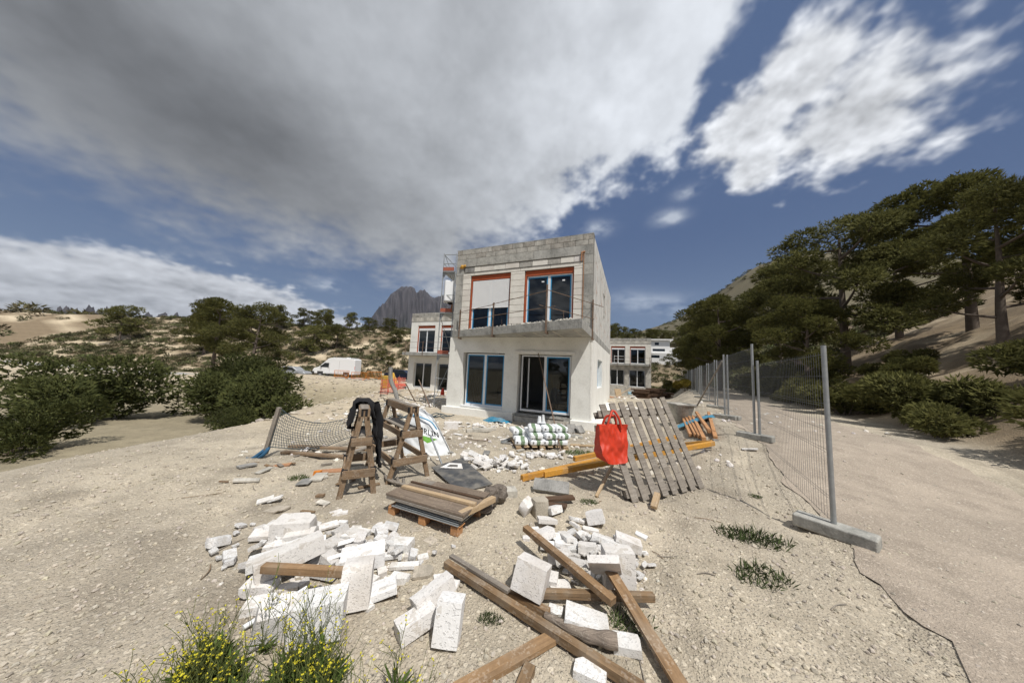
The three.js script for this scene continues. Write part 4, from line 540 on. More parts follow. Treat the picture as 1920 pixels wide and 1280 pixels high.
function placeBlocks(list, where, grp, seed, special, tan) {
  const r = rngOf(seed);
  list.forEach(([x, z, L, H, Wd, ya, tx, tz, lift], i) => {
    const hero = special[i], cuts = hero ? hero[1] : Math.floor(r() * 3), thin = Math.min(L, H, Wd) < 0.065, isTan = tan.includes(i), sc = hero ? (i > 22 && i < 25 ? 0.66 : 0.76) : 0.64;
    const m = mesh(isTan ? 'tan_shard' : thin ? 'block_flake' : 'aerated_block', blockGeo(r, L * sc, H * sc * (hero ? 1 : 0.8), Wd * sc, isTan ? 2 : cuts, 0.014), isTan ? M.tan : M.aac[Math.floor(r() * 4)]);
    m.position.set(x, 1, z); m.rotation.set(tx * deg, ya * deg, tz * deg, 'YXZ'); settle(m, x, z, lift);
    if (hero) tag(m, hero[0], 'block'); else if (isTan) tag(m, 'flat tan tile fragment lying ' + where, 'tile', 'tan tile fragments ' + where); else if (thin) tag(m, 'thin white slab fragment in the heap ' + where, 'slab', 'thin slab fragments ' + where); else tag(m, 'broken white aerated block in the heap ' + where, 'block', 'broken blocks ' + where);
  });
}
placeBlocks(LEFT_BLOCKS, 'beside the yellow flowering weeds', '', 301, {
  0: ['large white block with a scooped top beyond the heap by the weeds', 1], 11: ['wide white block with a crumbled rough top amid the left heap', 0], 12: ['long white block tilted over the heap beside the short plank', 0], 22: ['white block standing on end against the short plank', 1],
  23: ['large white block behind the yellow flowers, beside the short plank', 0], 24: ['white block half hidden by yellow flowers beside a larger one', 1], 32: ['grey faced block standing upright alone beside the long beam', 0], 30: ['slanting white block propped behind the upright grey faced block', 1], 31: ['low white block lying in front of the slanting propped one', 0], 9: ['neat small white block at the edge of the heap by the tan tiles', 0] }, [18, 33, 39, 40, 41]);
placeBlocks(RIGHT_BLOCKS, 'under the crossed beams', '', 302, {
  0: ['white wedge shaped block at the far tip of the crossed beam heap', 2], 6: ['tilted white block at the side of the heap away from the long beam', 1], 16: ['large white block standing under the crossed beams', 0], 17: ['rough edged white slab leaning on the plank of the crossed beams', 1], 19: ['pitted white block tipped over the crossed beams', 1], 22: ['notched white slab lying beside the dead branch', 1], 24: ['white slab beside the plank and the dead branch', 1], 10: ['wide thin white slab slanting at the edge of the crossed beam heap', 1] }, []);
function litter(N, seed, cx, cz, sx, sz, up, label, grp, a, b, kind = 'block_fragment') { const r = rngOf(seed), geos = Array.from({ length: 7 }, () => blockGeo(r, 1, 0.18 + 0.5 * r() * r(), 0.5 + 0.4 * r(), 3, 0.04)); for (let i = 0; i < N; i++) { const gx = (r() + r() + r() - 1.5) / 1.5, gz = (r() + r() + r() - 1.5) / 1.5, x = cx + sx * gx, z = cz + sz * gz, m = mesh(kind, geos[i % 7], M.aac[Math.floor(r() * 4)]); m.scale.setScalar(a + (b - a) * r() * r()); m.position.set(x, 1, z); m.rotation.set((r() - 0.5) * 0.9, r() * 6.3, (r() - 0.5) * 0.9, 'YXZ'); settle(m, x, z, up * r() * (1 - Math.hypot(gx, gz))); tag(m, label, 'fragment', grp); } }
litter(125, 311, -1.55, -2.62, 1.25, 0.5, 0.1, 'small white block fragment in the heap beside the yellow flowering weeds', 'small fragments beside the weeds', 0.04, 0.19);
litter(82, 312, 0.82, -2.75, 0.55, 0.5, 0.12, 'small white block fragment in the heap under the crossed beams', 'small fragments under the crossed beams', 0.05, 0.15);
litter(88, 313, -0.2, -5.2, 0.9, 0.6, 0.12, 'white fragment in the rubble pile behind the black panel', 'fragments behind the black panel', 0.06, 0.22);
litter(40, 314, 0.7, -6.05, 0.8, 0.3, 0.04, 'white fragment in the strip of rubble before the cement bags', 'fragments before the cement bags', 0.06, 0.2, 'rubble_lump');
litter(60, 315, -4.6, -12.2, 2.0, 3.2, 0.05, 'white lump of rubble on the ground before the scaffold tower', 'rubble lumps before the scaffold', 0.1, 0.34, 'rubble_lump');
litter(40, 316, 6.2, -15, 2.6, 3.6, 0.05, 'pale lump of rubble on the spoil heap behind the grey tub', 'rubble lumps on the spoil heap', 0.1, 0.4, 'rubble_lump');
litter(22, 317, -1.2, -9.6, 1.6, 0.6, 0.02, 'pale rubble lump at the foot of the house plinth', 'rubble lumps at the plinth', 0.07, 0.22, 'rubble_lump');
const single = (name, label, cat, L, H, Wd, mat, x, z, ya = 0, tx = 0, tz = 0, lift = 0, cuts = 1, seed = 5) => { const m = tag(mesh(name, blockGeo(rngOf(seed), L, H, Wd, cuts, 0.01), mat), label, cat); m.position.set(x, 1, z); m.rotation.set(tx * deg, ya * deg, tz * deg, 'YXZ'); return settle(m, x, z, lift); };
single('aerated_block', 'lone pale block lying in front of the house plinth', 'block', 0.42, 0.22, 0.24, M.aac[1], -1.75, -9.1, 12, 0, 0, 0, 0);
single('concrete_piece', 'grey striated concrete slab propped behind the round stone', 'slab', 0.48, 0.05, 0.17, M.slate, 0.62, -4.05, -14, 38, 0, 0.02, 0);
single('concrete_piece', 'pale slab end beside the gnarled stump', 'slab', 0.26, 0.09, 0.17, M.concreteW, 0.02, -3.9, 12, 0, 0, 0, 1);
single('round_stone', 'rounded tan boulder between two white slab pieces', 'stone', 0.17, 0.17, 0.16, M.rock, 0.41, -3.45, 20, 0, 0, 0, 7, 9);
single('aerated_block', 'white wedge leaning on the left side of the round stone', 'block', 0.2, 0.13, 0.12, M.aac[1], 0.25, -3.45, 60, 25, 0, 0, 2);
single('aerated_block', 'white wedge leaning on the other side of the round stone', 'block', 0.17, 0.07, 0.13, M.aac[0], 0.56, -3.45, 35, -20, 0, 0, 2);
single('concrete_paver', 'dark grey paver leaning on another by the house corner', 'paver', 0.34, 0.05, 0.3, M.slate, 2.05, -9.5, 20, 55, 0, 0, 0); single('concrete_paver', 'dark grey paver with a chipped corner by the house corner', 'paver', 0.3, 0.05, 0.26, M.slate, 2.32, -9.45, 40, 50, 0, 0, 1);
for (const [x, z, a] of [[-0.85, -8.75, 0.35], [-0.72, -8.95, 0.3]]) one('kerb_piece', 'slim grey kerb piece lying by the house plinth', 'kerb', bar([x - 0.35, ground(x, z) + 0.05, z + a * 0.4], [x + 0.35, ground(x, z) + 0.05, z - a * 0.4], 0.1, 0.09), M.concreteW, [0, 0, 0], 'kerb pieces by the plinth');
for (const [x, z] of [[1.75, -8.75], [1.8, -8.55]]) one('stone_strip', 'slim stone strip lying before the grey pavers', 'strip', bar([x - 0.35, ground(x, z) + 0.03, z - 0.12], [x + 0.35, ground(x, z) + 0.03, z + 0.1], 0.08, 0.06), M.concreteB, [0, 0, 0], 'stone strips by the pavers');

// ------------------------------------------------------------------ loose timber
const gy = (x, z, l = 0) => ground(x, z) + l;
function timber(name, label, x0, z0, x1, z1, w, h, l0, l1, mat, cat = 'beam', grp) { const m = one(name, label, cat, bar([x0, gy(x0, z0, l0 + h / 2), z0], [x1, gy(x1, z1, l1 + h / 2), z1], w, h), mat, [0, 0, 0], grp); return m; }
timber('beam', 'long square beam lying across the dirt over the shorter plank', -0.45, -2.48, 0.74, -1.6, 0.052, 0.05, 0.02, 0.03, M.woodBeam);
timber('grey_batten', 'thin weathered grey batten lying along the long beam', -0.42, -2.52, 0.06, -2.16, 0.04, 0.02, 0.068, 0.068, M.woodGrey, 'batten');
timber('beam', 'short square beam beside the long beam ending by the dead branch', -0.27, -2.45, 0.33, -2.07, 0.05, 0.045, 0.0, 0.0, M.woodBeamB);
timber('beam', 'square beam lying on top of the heap of crossed beams', 0.2, -2.79, 0.75, -2.05, 0.06, 0.045, 0.16, 0.1, M.woodBeamB);
timber('beam', 'lowest of the crossed beams, lying level under the others', 0.3, -2.18, 1.09, -2.2, 0.045, 0.05, 0.04, 0.06, M.woodBeam);
timber('plank', 'wide pale plank slanting out from under the rough edged slab', 0.8, -2.4, 0.97, -1.55, 0.08, 0.025, 0.15, 0.02, M.woodBeamB, 'plank');
timber('plank', 'flat worn plank whose end lies beneath the long beam', -0.2, -1.58, 0.33, -1.9, 0.075, 0.03, 0.0, 0.0, M.woodBeamB, 'plank');
timber('beam', 'short beam stub with a pale chip beside the worn plank', 0.1, -1.55, 0.18, -1.72, 0.06, 0.045, 0, 0, M.woodBeam);
timber('plank', 'short plank resting across the white blocks behind the yellow flowers', -1.62, -2.1, -0.97, -2.1, 0.05, 0.05, 0.17, 0.17, M.woodBeamB, 'plank');
one('plastic_pipe', 'thin white plastic pipe poking out beneath the short plank', 'pipe', rod([-1.5, gy(-1.5, -1.85, 0.02), -1.85], [-1.32, gy(-1.3, -2.12, 0.08), -2.12], 0.014, 0.014, 8), M.white);
// dead branch
one('dead_branch', 'thick barkless dead branch lying beside the notched slab', 'branch', tube([[0.3, gy(0.3, -2.04, 0.03), -2.04], [0.42, gy(0.42, -1.95, 0.04), -1.95], [0.54, gy(0.54, -1.9, 0.045), -1.9], [0.64, gy(0.64, -1.86, 0.05), -1.86], [0.7, gy(0.7, -1.84, 0.05), -1.845]], 0.038, 9, 30, (t) => 0.55 + 0.6 * t + 0.12 * Math.sin(t * 23) * t), M.deadwood);
// gnarled stump
{ const T = thing('gnarled_stump', 'gnarled dark tree stump beside the stack of boards', 'stump', [-0.2, gy(-0.2, -3.55), -3.55], 0);
  const lobe = (x, y, z, sx, sy, sz, s) => { const g = new THREE.IcosahedronGeometry(1, 4), P = g.attributes.position; for (let i = 0; i < P.count; i++) { const v = V(P.getX(i), P.getY(i), P.getZ(i)), k = 1 + 0.3 * n3(v.x * 2 + s, v.y * 2, v.z * 2) + 0.16 * n3(v.x * 7 + s, v.y * 7, v.z * 7); P.setXYZ(i, x + v.x * sx * k, y + v.y * sy * k, z + v.z * sz * k); } g.deleteAttribute('normal'); return boxUV(toCreasedNormals(g, 0.9)); };
  const dark = surf({ map: woodTex([0.055, 0.045, 0.038], [0.21, 0.175, 0.145], 0.2), bump: woodBump, bs: 0.01, m: 0.3 });
  mesh('stump_body', [lobe(-0.08, 0.07, 0.15, 0.15, 0.08, 0.1, 1), lobe(0.03, 0.12, 0.0, 0.1, 0.11, 0.12, 5), lobe(0.12, 0.1, -0.14, 0.11, 0.1, 0.11, 9)], dark, T); mesh('root_stub', tube([[-0.12, 0.1, 0.12], [-0.15, 0.17, 0.1], [-0.14, 0.22, 0.09]], 0.025, 7, 8), dark, T); }
// trestles
function trestle(pos, turn, label, len, h, spread, mat) {
  const T = thing('trestle', label, 'trestle', [pos[0], gy(pos[0], pos[1]), pos[1]], turn), lw = 0.062, lt = 0.036, strap = M.black;
  for (const x of [-len / 2, len / 2]) {
    for (const s of [-1, 1]) { const g = bev(h * 1.0 / Math.cos(Math.atan(spread / h)), lt, lw, 0.004); g.rotateZ(Math.PI / 2); g.rotateX(Math.atan(spread / h) * -s); g.translate(x, h / 2, s * (spread / 2 + 0.02)); mesh('leg', g, mat, T); }
    for (const y of [0.28, 0.64]) { const half = spread * (1 - y / h) + 0.045; mesh('cross_board', bev(0.026, 0.1, half * 2, 0.004, x + (x > 0 ? 0.035 : -0.035), h * y, 0), mat, T); }
    for (const y of [0.3, 0.66, 0.965]) for (const s of [-1, 1]) mesh('rubber_strap', bev(0.05, 0.085, 0.07, 0.01, x * 0.99, h * y, s * (spread * (1 - y) + 0.035)), strap, T);
  }
  for (const s of [-1, 1]) { mesh('top_board', bev(len + 0.1, 0.1, 0.028, 0.004, 0, h - 0.03, s * 0.05), mat, T); for (const y of [0.28, 0.64]) mesh('side_rail', bev(len + 0.08, 0.085, 0.026, 0.004, 0, h * y, s * (spread * (1 - y) + 0.045)), mat, T); }
  mesh('shelf_board', bev(len - 0.05, 0.02, spread * 0.75, 0.004, 0, h * 0.7, 0), M.woodGrey, T);
  mesh('top_cap', bev(len + 0.06, 0.02, 0.1, 0.004, 0, h + 0.02, 0), M.woodGrey, T); return T;
}
trestle([-1.95, -3.95], 2.06, 'wooden trestle with the black jacket draped over it', 0.62, 1.05, 0.17, M.woodOld);
trestle([-1.72, -4.68], 2.28, 'wooden trestle standing before the white builders bag', 1.0, 1.03, 0.27, M.woodOld);
// a thick sheet from a surface function of u, v in 0..1
function sheet(f, nu, nv, th) {
  const pos = [], uv = [], idx = [], P = [], N = []; const e = 1e-3;
  for (let i = 0; i <= nu; i++) for (let j = 0; j <= nv; j++) { const u = i / nu, v = j / nv, p = V(...f(u, v)), du = V(...f(Math.min(1, u + e), v)).sub(V(...f(Math.max(0, u - e), v))), dv = V(...f(u, Math.min(1, v + e))).sub(V(...f(u, Math.max(0, v - e)))); P.push(p); N.push(du.cross(dv).normalize()); }
  const n = P.length; for (const s of [0.5, -0.5]) P.forEach((p, i) => { const q = p.clone().addScaledVector(N[i], s * th); pos.push(q.x, q.y, q.z); uv.push(Math.floor(i / (nv + 1)) / nu, (i % (nv + 1)) / nv); });
  const at = (i, j, k) => k * n + i * (nv + 1) + j, quad = (a, b, c, d) => idx.push(a, b, c, b, d, c);
  for (let i = 0; i < nu; i++) for (let j = 0; j < nv; j++) { quad(at(i, j, 0), at(i + 1, j, 0), at(i, j + 1, 0), at(i + 1, j + 1, 0)); quad(at(i, j, 1), at(i, j + 1, 1), at(i + 1, j, 1), at(i + 1, j + 1, 1)); }
  for (let i = 0; i < nu; i++) { quad(at(i, 0, 1), at(i + 1, 0, 1), at(i, 0, 0), at(i + 1, 0, 0)); quad(at(i, nv, 0), at(i + 1, nv, 0), at(i, nv, 1), at(i + 1, nv, 1)); }
  for (let j = 0; j < nv; j++) { quad(at(0, j, 0), at(0, j + 1, 0), at(0, j, 1), at(0, j + 1, 1)); quad(at(nu, j, 1), at(nu, j + 1, 1), at(nu, j, 0), at(nu, j + 1, 0)); }
  const g = new THREE.BufferGeometry(); g.setAttribute('position', new THREE.Float32BufferAttribute(pos, 3)); g.setAttribute('uv', new THREE.Float32BufferAttribute(uv, 2)); g.setIndex(idx); const q = g.toNonIndexed(); q.computeVertexNormals(); return toCreasedNormals(q, 1.0);
}
{ // jacket over the first trestle
  const f = (u, v) => { const a = u * 2 - 1, s = (v - 0.3) * 1.55; let y, x = a * 0.16 * (1 + 0.3 * Math.max(0, s)); let zc; if (s < -0.07) { y = -(-s - 0.07) * 0.9; zc = -0.08 - (-s) * 0.2; } else if (s > 0.07) { y = -(s - 0.07) * 0.9; zc = 0.08 + s * 0.18; } else { y = 0; zc = s * 1.1; } x *= s > 0.4 ? 1 - 0.55 * (s - 0.4) : 1; const n = n3(u * 4, v * 7, 3) * 0.05 + n3(u * 9, v * 13, 6) * 0.022; return [x + n, y + n * 0.5 + 0.03, zc + n * Math.sign(s || 1)]; };
  const J = thing('jacket', 'black jacket draped over the top of a wooden trestle', 'jacket', [-2.04, gy(-2.05, -4.05) + 1.09, -4.12], 2.06); mesh('jacket_body', sheet(f, 14, 30, 0.022), M.blackCloth, J); mesh('sleeve', tube([[0.05, -0.02, 0.14], [0.08, -0.25, 0.22], [0.06, -0.45, 0.24], [0.1, -0.66, 0.25]], 0.055, 9, 20, (t) => 1.1 - 0.35 * t + 0.1 * Math.sin(t * 19)), M.blackCloth, J); }
// stack of boards on a pallet
{ const cx = -0.74, cz = -3.33, T = thing('board_stack', 'stack of grey and brown boards lying on a low pallet', 'boards', [cx, gy(cx, cz), cz], -0.42);
  for (const x of [-0.42, 0, 0.4]) for (const z of [-0.2, 0.2]) mesh('pallet_block', bev(0.09, 0.08, 0.09, 0.006, x, 0.05, z), M.timber, T); mesh('pallet_board', bb(-0.46, 0.46, 0.09, 0.105, -0.24, -0.14), M.timber, T); mesh('pallet_board', bb(-0.46, 0.46, 0.09, 0.105, 0.14, 0.24), M.timber, T);
  for (let i = 0; i < 4; i++) mesh('metal_sheet', bev(0.86 - 0.05 * i, 0.008, 0.42, 0.003, 0.02 + 0.02 * i, 0.112 + i * 0.014, 0.05 - 0.012 * i), M.steel, T);
  [[0.98, 0.03, 0.2, 0, 0.185, 0.16, M.woodGrey, 0], [1.0, 0.025, 0.2, 0.0, 0.215, 0.155, M.plankBrown, 0.01], [0.95, 0.028, 0.19, -0.02, 0.19, -0.05, M.woodGrey, -0.01], [0.98, 0.022, 0.17, 0.02, 0.22, -0.03, M.plankBrown, 0.02], [0.95, 0.03, 0.055, 0.03, 0.245, 0.055, M.woodPale, 0.03], [0.9, 0.02, 0.15, 0.05, 0.205, -0.21, M.woodGrey, 0], [0.7, 0.02, 0.13, 0.15, 0.235, -0.2, M.plankBrown, 0.05], [0.94, 0.014, 0.03, 0.0, 0.242, -0.1, M.woodDark, 0.02], [0.06, 0.06, 0.5, 0.5, 0.2, -0.02, M.woodPale, -0.25]].forEach(([L, H, Wd, x, y, z, m, ry]) => mesh('board', bev(L, H, Wd, 0.004, x, y, z, 0, ry, 0), m, T)); }
{ // black panel with a white trapezoid print
  const T = thing('dark_sheet', 'dark sheet panel lying behind the stacked boards', 'panel', [-0.68, gy(-0.68, -4.5), -4.5], 0); T.rotation.x = 0.03;
  const s = extr(poly([[-0.5, 0.22], [-0.1, 0.72], [0.5, -0.28], [0.1, -0.6]]), 0.012); s.rotateX(-Math.PI / 2); mesh('panel', put(s, 0, 0.05, 0), surf({ map: colorTex((i) => lerp3(tint([0.05, 0.053, 0.058], 0.7 + 0.8 * NB[i]), [0.33, 0.3, 0.25], clamp((ND[i] - 0.42) * 3) * 0.45)), m: 0.7, rough: 0.7 }), T);
  const t = poly([[-0.36, 0.2], [0.0, 0.2], [-0.06, 0.42], [-0.26, 0.42]]); const hp = new THREE.Path(); [[-0.27, 0.25], [-0.09, 0.25], [-0.11, 0.36], [-0.23, 0.36]].forEach(([x, y], i) => (i ? hp.lineTo(x, y) : hp.moveTo(x, y))); hp.closePath(); t.holes.push(hp); const w = boxUV(new THREE.ExtrudeGeometry(t, { depth: 0.004, bevelEnabled: false })); w.rotateX(-Math.PI / 2); mesh('white_print', put(w, 0, 0.066, 0), M.aac[3], T); }
for (const [x0, z0, x1, z1, i] of [[0.42, -3.62, 0.72, -3.5, 0], [0.5, -3.7, 0.86, -3.75, 1]]) timber('charred_board', 'short blackened board lying beside the round stone', x0, z0, x1, z1, 0.1, 0.03, 0.02 + i * 0.03, 0.05, M.woodDark, 'board', 'blackened boards by the stone');
// orange formwork beams
timber('formwork_beam', 'orange formwork beam running beneath the leaning pallet', 0.6, -4.72, 4.05, -5.8, 0.07, 0.085, 0.01, 0.08, M.orangeBeam); timber('formwork_beam', 'orange formwork beam alongside the one under the pallet', 0.24, -4.5, 2.75, -6.3, 0.07, 0.085, 0.0, 0.1, M.orangeBeam); timber('formwork_beam', 'orange formwork beam resting on another behind the leaning pallet', 1.26, -5.55, 4.3, -7.5, 0.07, 0.085, 0.07, 0.12, M.orangeBeam); timber('formwork_beam', 'short orange formwork beam meeting another at its end', 3.0, -7.2, 4.1, -5.9, 0.07, 0.1, 0.0, 0.05, M.orangeBeam);
// the leaning pallet
{ const A = V(1.63, gy(1.63, -3.87), -3.87), B = V(2.87, gy(2.87, -4.38), -4.38), u = B.clone().sub(A).normalize(), v = V(-0.12, 1.2, -0.55).normalize(); const n = u.clone().cross(v).normalize(), v2 = n.clone().cross(u).normalize();
  const T = thing('wooden_pallet', 'weathered grey pallet of upright slats propped on its edge', 'pallet'); T.position.copy(A); T.quaternion.setFromRotationMatrix(new THREE.Matrix4().makeBasis(u, v2, n)); const sk = -0.10, r = rngOf(55);
  for (let i = 0; i < 8; i++) { const L = 1.27 + 0.05 * r() + i * 0.012, x = 0.06 + i * 0.182; const g = bev(0.112, L, 0.02, 0.004, 0, L / 2, 0.012 + 0.004 * r()); g.rotateZ(-sk * 0 + 0.06); mesh('slat', put(g, x, 0.0, 0), M.woodGrey, T); }
  for (const [y, s] of [[0.1, 0], [0.62, -0.04], [1.16, -0.08]]) mesh('crosspiece', bev(1.42, 0.095, 0.02, 0.004, 0.67 + s, y, -0.012), M.woodGrey, T);
  for (const y of [0.1, 0.62, 1.16]) for (const x of [0.06, 0.67, 1.3]) mesh('spacer_block', bev(0.12, 0.09, 0.075, 0.006, x - y * 0.07, y, -0.06), M.woodGrey, T);
  for (const [y, s] of [[0.1, 0], [0.62, -0.04], [1.16, -0.08]]) mesh('rear_board', bev(1.42, 0.095, 0.02, 0.004, 0.67 + s, y, -0.108), M.woodGrey, T); }
timber('prop_stick', 'thin stick propping the leaning pallet from behind', 1.2, -3.95, 1.95, -4.95, 0.035, 0.03, 0.0, 0.52, M.woodPale, 'stick'); timber('wood_stub', 'pale short wood stub at the foot of the leaning pallet', 1.84, -3.72, 1.96, -3.86, 0.07, 0.05, 0.02, 0.14, M.woodPale, 'stub');
{ // red shopping bag hung on the pallet corner
  const T = thing('red_bag', 'bright red reusable shopping bag hanging on the pallet corner', 'bag', [1.45, 0.42, -4.12], 0.25); const g = new THREE.BoxGeometry(0.46, 0.5, 0.24, 26, 26, 8), P = g.attributes.position; for (let i = 0; i < P.count; i++) { let x = P.getX(i), y = P.getY(i), z = P.getZ(i); const t = (y + 0.25) / 0.5; z *= mix(1.0, 0.32, t); x *= mix(0.9, 1.02, t); if (t < 0.25) { x *= mix(0.72, 1, t / 0.25); y += 0.05 * (Math.abs(x) / 0.23) ** 2 * (1 - t * 4); } z += 0.05 * n3(x * 5, y * 4, z > 0 ? 1 : 9) + 0.035 * Math.abs(n3(x * 11 + y * 4, y * 5, z > 0 ? 3 : 7)) + 0.015 * n3(x * 24, y * 12, 3); x += 0.015 * n3(y * 8, z * 8, 2); P.setXYZ(i, x, y + 0.25, z); } g.deleteAttribute('normal'); mesh('bag_body', boxUV(toCreasedNormals(g, 0.7)), M.redBag, T);
  for (const [z, s] of [[0.06, 1], [-0.06, 0.9]]) mesh('handle', tube([[-0.12, 0.44, z], [-0.06, 0.6, z * 0.7], [0.02 * s, 0.69 * s, 0], [0.08, 0.6, z * 0.7], [0.12, 0.44, z]], 0.016, 6, 20), M.redBag, T); }
// cement bags on a pallet
{ const cx = 0.74, cz = -7.15, ty = 0.16, T = thing('bag_pallet', 'low wooden pallet carrying the green and white cement bags', 'pallet', [cx, gy(cx, cz), cz], ty); for (const z of [-0.4, 0, 0.4]) { mesh('skid', bb(-0.62, 0.62, 0, 0.02, z - 0.05, z + 0.05), M.woodPale, T); for (const x of [-0.55, 0, 0.55]) mesh('pallet_block', bb(x - 0.06, x + 0.06, 0.02, 0.1, z - 0.05, z + 0.05), M.woodPale, T); } for (let i = 0; i < 7; i++) mesh('deck_board', bb(-0.62 + i * 0.185, -0.62 + i * 0.185 + 0.12, 0.1, 0.12, -0.46, 0.46), M.woodPale, T);
  const pil = (L, H, Wd) => { const g = new RoundedBoxGeometry(L, H, Wd, 4, 0.045), P = g.attributes.position; for (let i = 0; i < P.count; i++) { const x = P.getX(i), z = P.getZ(i), k = 1 - 0.35 * Math.max(Math.abs(x) / L * 2, Math.abs(z) / Wd * 2) ** 4; P.setXYZ(i, x + 0.008 * n3(P.getY(i) * 20, z * 9, 1), P.getY(i) * k + 0.008 * n3(x * 12, 3, z * 12), z + 0.008 * n3(x * 10, 7, 1)); } g.computeVertexNormals(); return boxUV(g); };
  const body = pil(0.3, 0.15, 0.44), band = pil(0.15, 0.153, 0.444), green = dusty(0.09, 0.2, 0.1, 0.7), gr2 = plain(0.2, 0.2, 0.2, 0.6); const lay = [[-0.46, -0.14, 0.17, 0.49], [-0.46, -0.14, 0.17, 0.49], [-0.1, 0.2, 0.5]], r = rngOf(77); let n = 0;
  lay.forEach((xs, l) => { for (const z of l < 2 ? [0.22, -0.23] : [0.1]) for (const x of xs) { if (l === 1 && x < -0.3 && z > 0) continue; const b = thing('cement_bag', 'white and green paper cement bag stacked on the pallet', 'bag', [cx + x * Math.cos(ty) + z * Math.sin(ty) + rr(-0.03, 0.03), gy(cx, cz) + 0.195 + l * 0.138, cz - x * Math.sin(ty) + z * Math.cos(ty)], ty + (r() - 0.5) * 0.34 + (r() < 0.4 ? Math.PI : 0), 'cement bags on the pallet'); mesh('sack', body, M.whiteBag, b); const q = mesh('green_band', band, green, b); q.position.x = 0.03; mesh('print', bx(-0.11, -0.07, -0.02, 0.03, 0.21, 0.2225), gr2, b); n++; } });
  const cup = one('torn_wrap', 'torn white plastic wrap standing up on the cement bags', 'wrap', [put(boxUV(new THREE.CylinderGeometry(0.04, 0.055, 0.16, 7, 1, true)), 0, 0.08, 0), put(boxUV(new THREE.CylinderGeometry(0.03, 0.045, 0.2, 6, 1, true)), 0.09, 0.1, 0.02, 0.1, 0, 0.1), box(0.2, 0.02, 0.12, 0.05, 0.01, 0)], M.whiteBag, [cx + 0.02, gy(cx, cz) + 0.565, cz - 0.02]); }
one('steel_bar', 'long thin steel bar leaning from the cement bags to the lintel', 'bar', rod([1.19, gy(1.19, -6.47), -6.47], [0.99, 2.26, -10.6], 0.017, 0.017, 7), M.rust);
one('grey_channel', 'short grey metal channel lying by the cement pallet', 'channel', [bar([-0.12, gy(-0.1, -7.2, 0.03), -7.15], [0.25, gy(0.25, -7.9, 0.03), -8.0], 0.07, 0.015), bar([-0.16, gy(-0.1, -7.2, 0.045), -7.17], [0.21, gy(0.25, -7.9, 0.045), -8.02], 0.01, 0.04)], M.steel);
one('bent_rebar', 'thin bent piece of wire on the dirt before the house', 'wire', tube([[-1.05, gy(-1.0, -7.7, 0.02), -7.7], [-0.75, gy(-0.75, -7.5, 0.03), -7.5], [-0.5, gy(-0.5, -7.45, 0.02), -7.45], [-0.55, gy(-0.55, -7.8, 0.02), -7.8]], 0.009, 5, 24), M.rust);
one('blue_sheet', 'blue plastic sheet bunched under the house plinth', 'sheet', sheet((u, v) => [-0.95 + u * 1.1, -0.3 + 0.14 * Math.sin(u * 3.1) + 0.05 * n3(u * 6, v * 5, 2) - v * 0.1, -11.05 + u * 0.42 + v * 0.42], 20, 8, 0.012), M.blueSheet);
one('low_plank', 'thin plank lying on the dirt beside the cement bags', 'plank', bar([1.6, gy(1.6, -7.5, 0.03), -7.5], [2.5, gy(2.5, -7.3, 0.03), -7.3], 0.12, 0.03), M.woodPale);
// white builders bag
{ const cv = document.createElement('canvas'); cv.width = cv.height = 512; const x = cv.getContext('2d'); x.fillStyle = '#d9dde0'; x.fillRect(0, 0, 512, 512); x.save(); x.translate(300, 250); x.rotate(0.16); x.fillStyle = '#151618'; x.font = 'bold 92px sans-serif'; x.fillText('MERLIN', -170, 0); x.fillStyle = '#5f9a2c'; x.beginPath(); x.moveTo(-130, 26); x.lineTo(150, 26); x.lineTo(20, 96); x.closePath(); x.fill(); x.restore(); const t = new THREE.CanvasTexture(cv); t.colorSpace = THREE.SRGBColorSpace; t.needsUpdate = true;
  const mb = new THREE.MeshPhysicalMaterial({ roughness: 0.6, map: t }), T = thing('builders_bag', 'slumped white builders bag with black lettering and a green triangle', 'bag', [-1.62, gy(-1.62, -6.0) - 0.02, -6.0], 0.1);
  const f = (u, v) => { const k = 1 - v; const w = mix(0.2, 0.46, Math.pow(k, 0.8)), xx = (u - 0.5) * 2 * w - 0.02 - 0.14 * v + (u > 0.5 ? 0.05 * k : 0); return [xx, v * (0.86 - 0.22 * Math.abs(u - 0.42)), 0.05 + 0.26 * Math.sin(Math.PI * Math.min(1, u * 0.9 + 0.05)) * (0.25 + 0.75 * k) + 0.03 * n3(u * 5, v * 5, 1) + 0.015 * n3(u * 13, v * 13, 4)]; };
  mesh('bag_front', sheet(f, 26, 26, 0.008), mb, T); mesh('bag_back', sheet((u, v) => { const p = f(1 - u, v); return [p[0], p[1] * 1.03, -p[2] * 0.7 + 0.02]; }, 20, 20, 0.008), M.whiteBag, T);
  mesh('blue_strap', tube([[-0.3, 0.76, 0.1], [-0.12, 0.74, 0.19], [0.08, 0.66, 0.2], [0.2, 0.52, 0.2]], 0.012, 6, 20), M.blueStrap, T); mesh('bag_flap', sheet((u, v) => [-0.5 + u * 1.05, 0.06 - 0.05 * u + 0.03 * n3(u * 5, v * 3, 8), 0.3 + v * 0.3 - u * 0.06], 14, 6, 0.006), M.whiteBag, T); }
one('steel_prop', 'thin grey steel prop leaning behind the wooden trestle', 'prop', rod([-1.02, gy(-1.02, -4.9), -4.9], [-1.42, 0.34, -5.45], 0.016, 0.016, 7), M.steel);
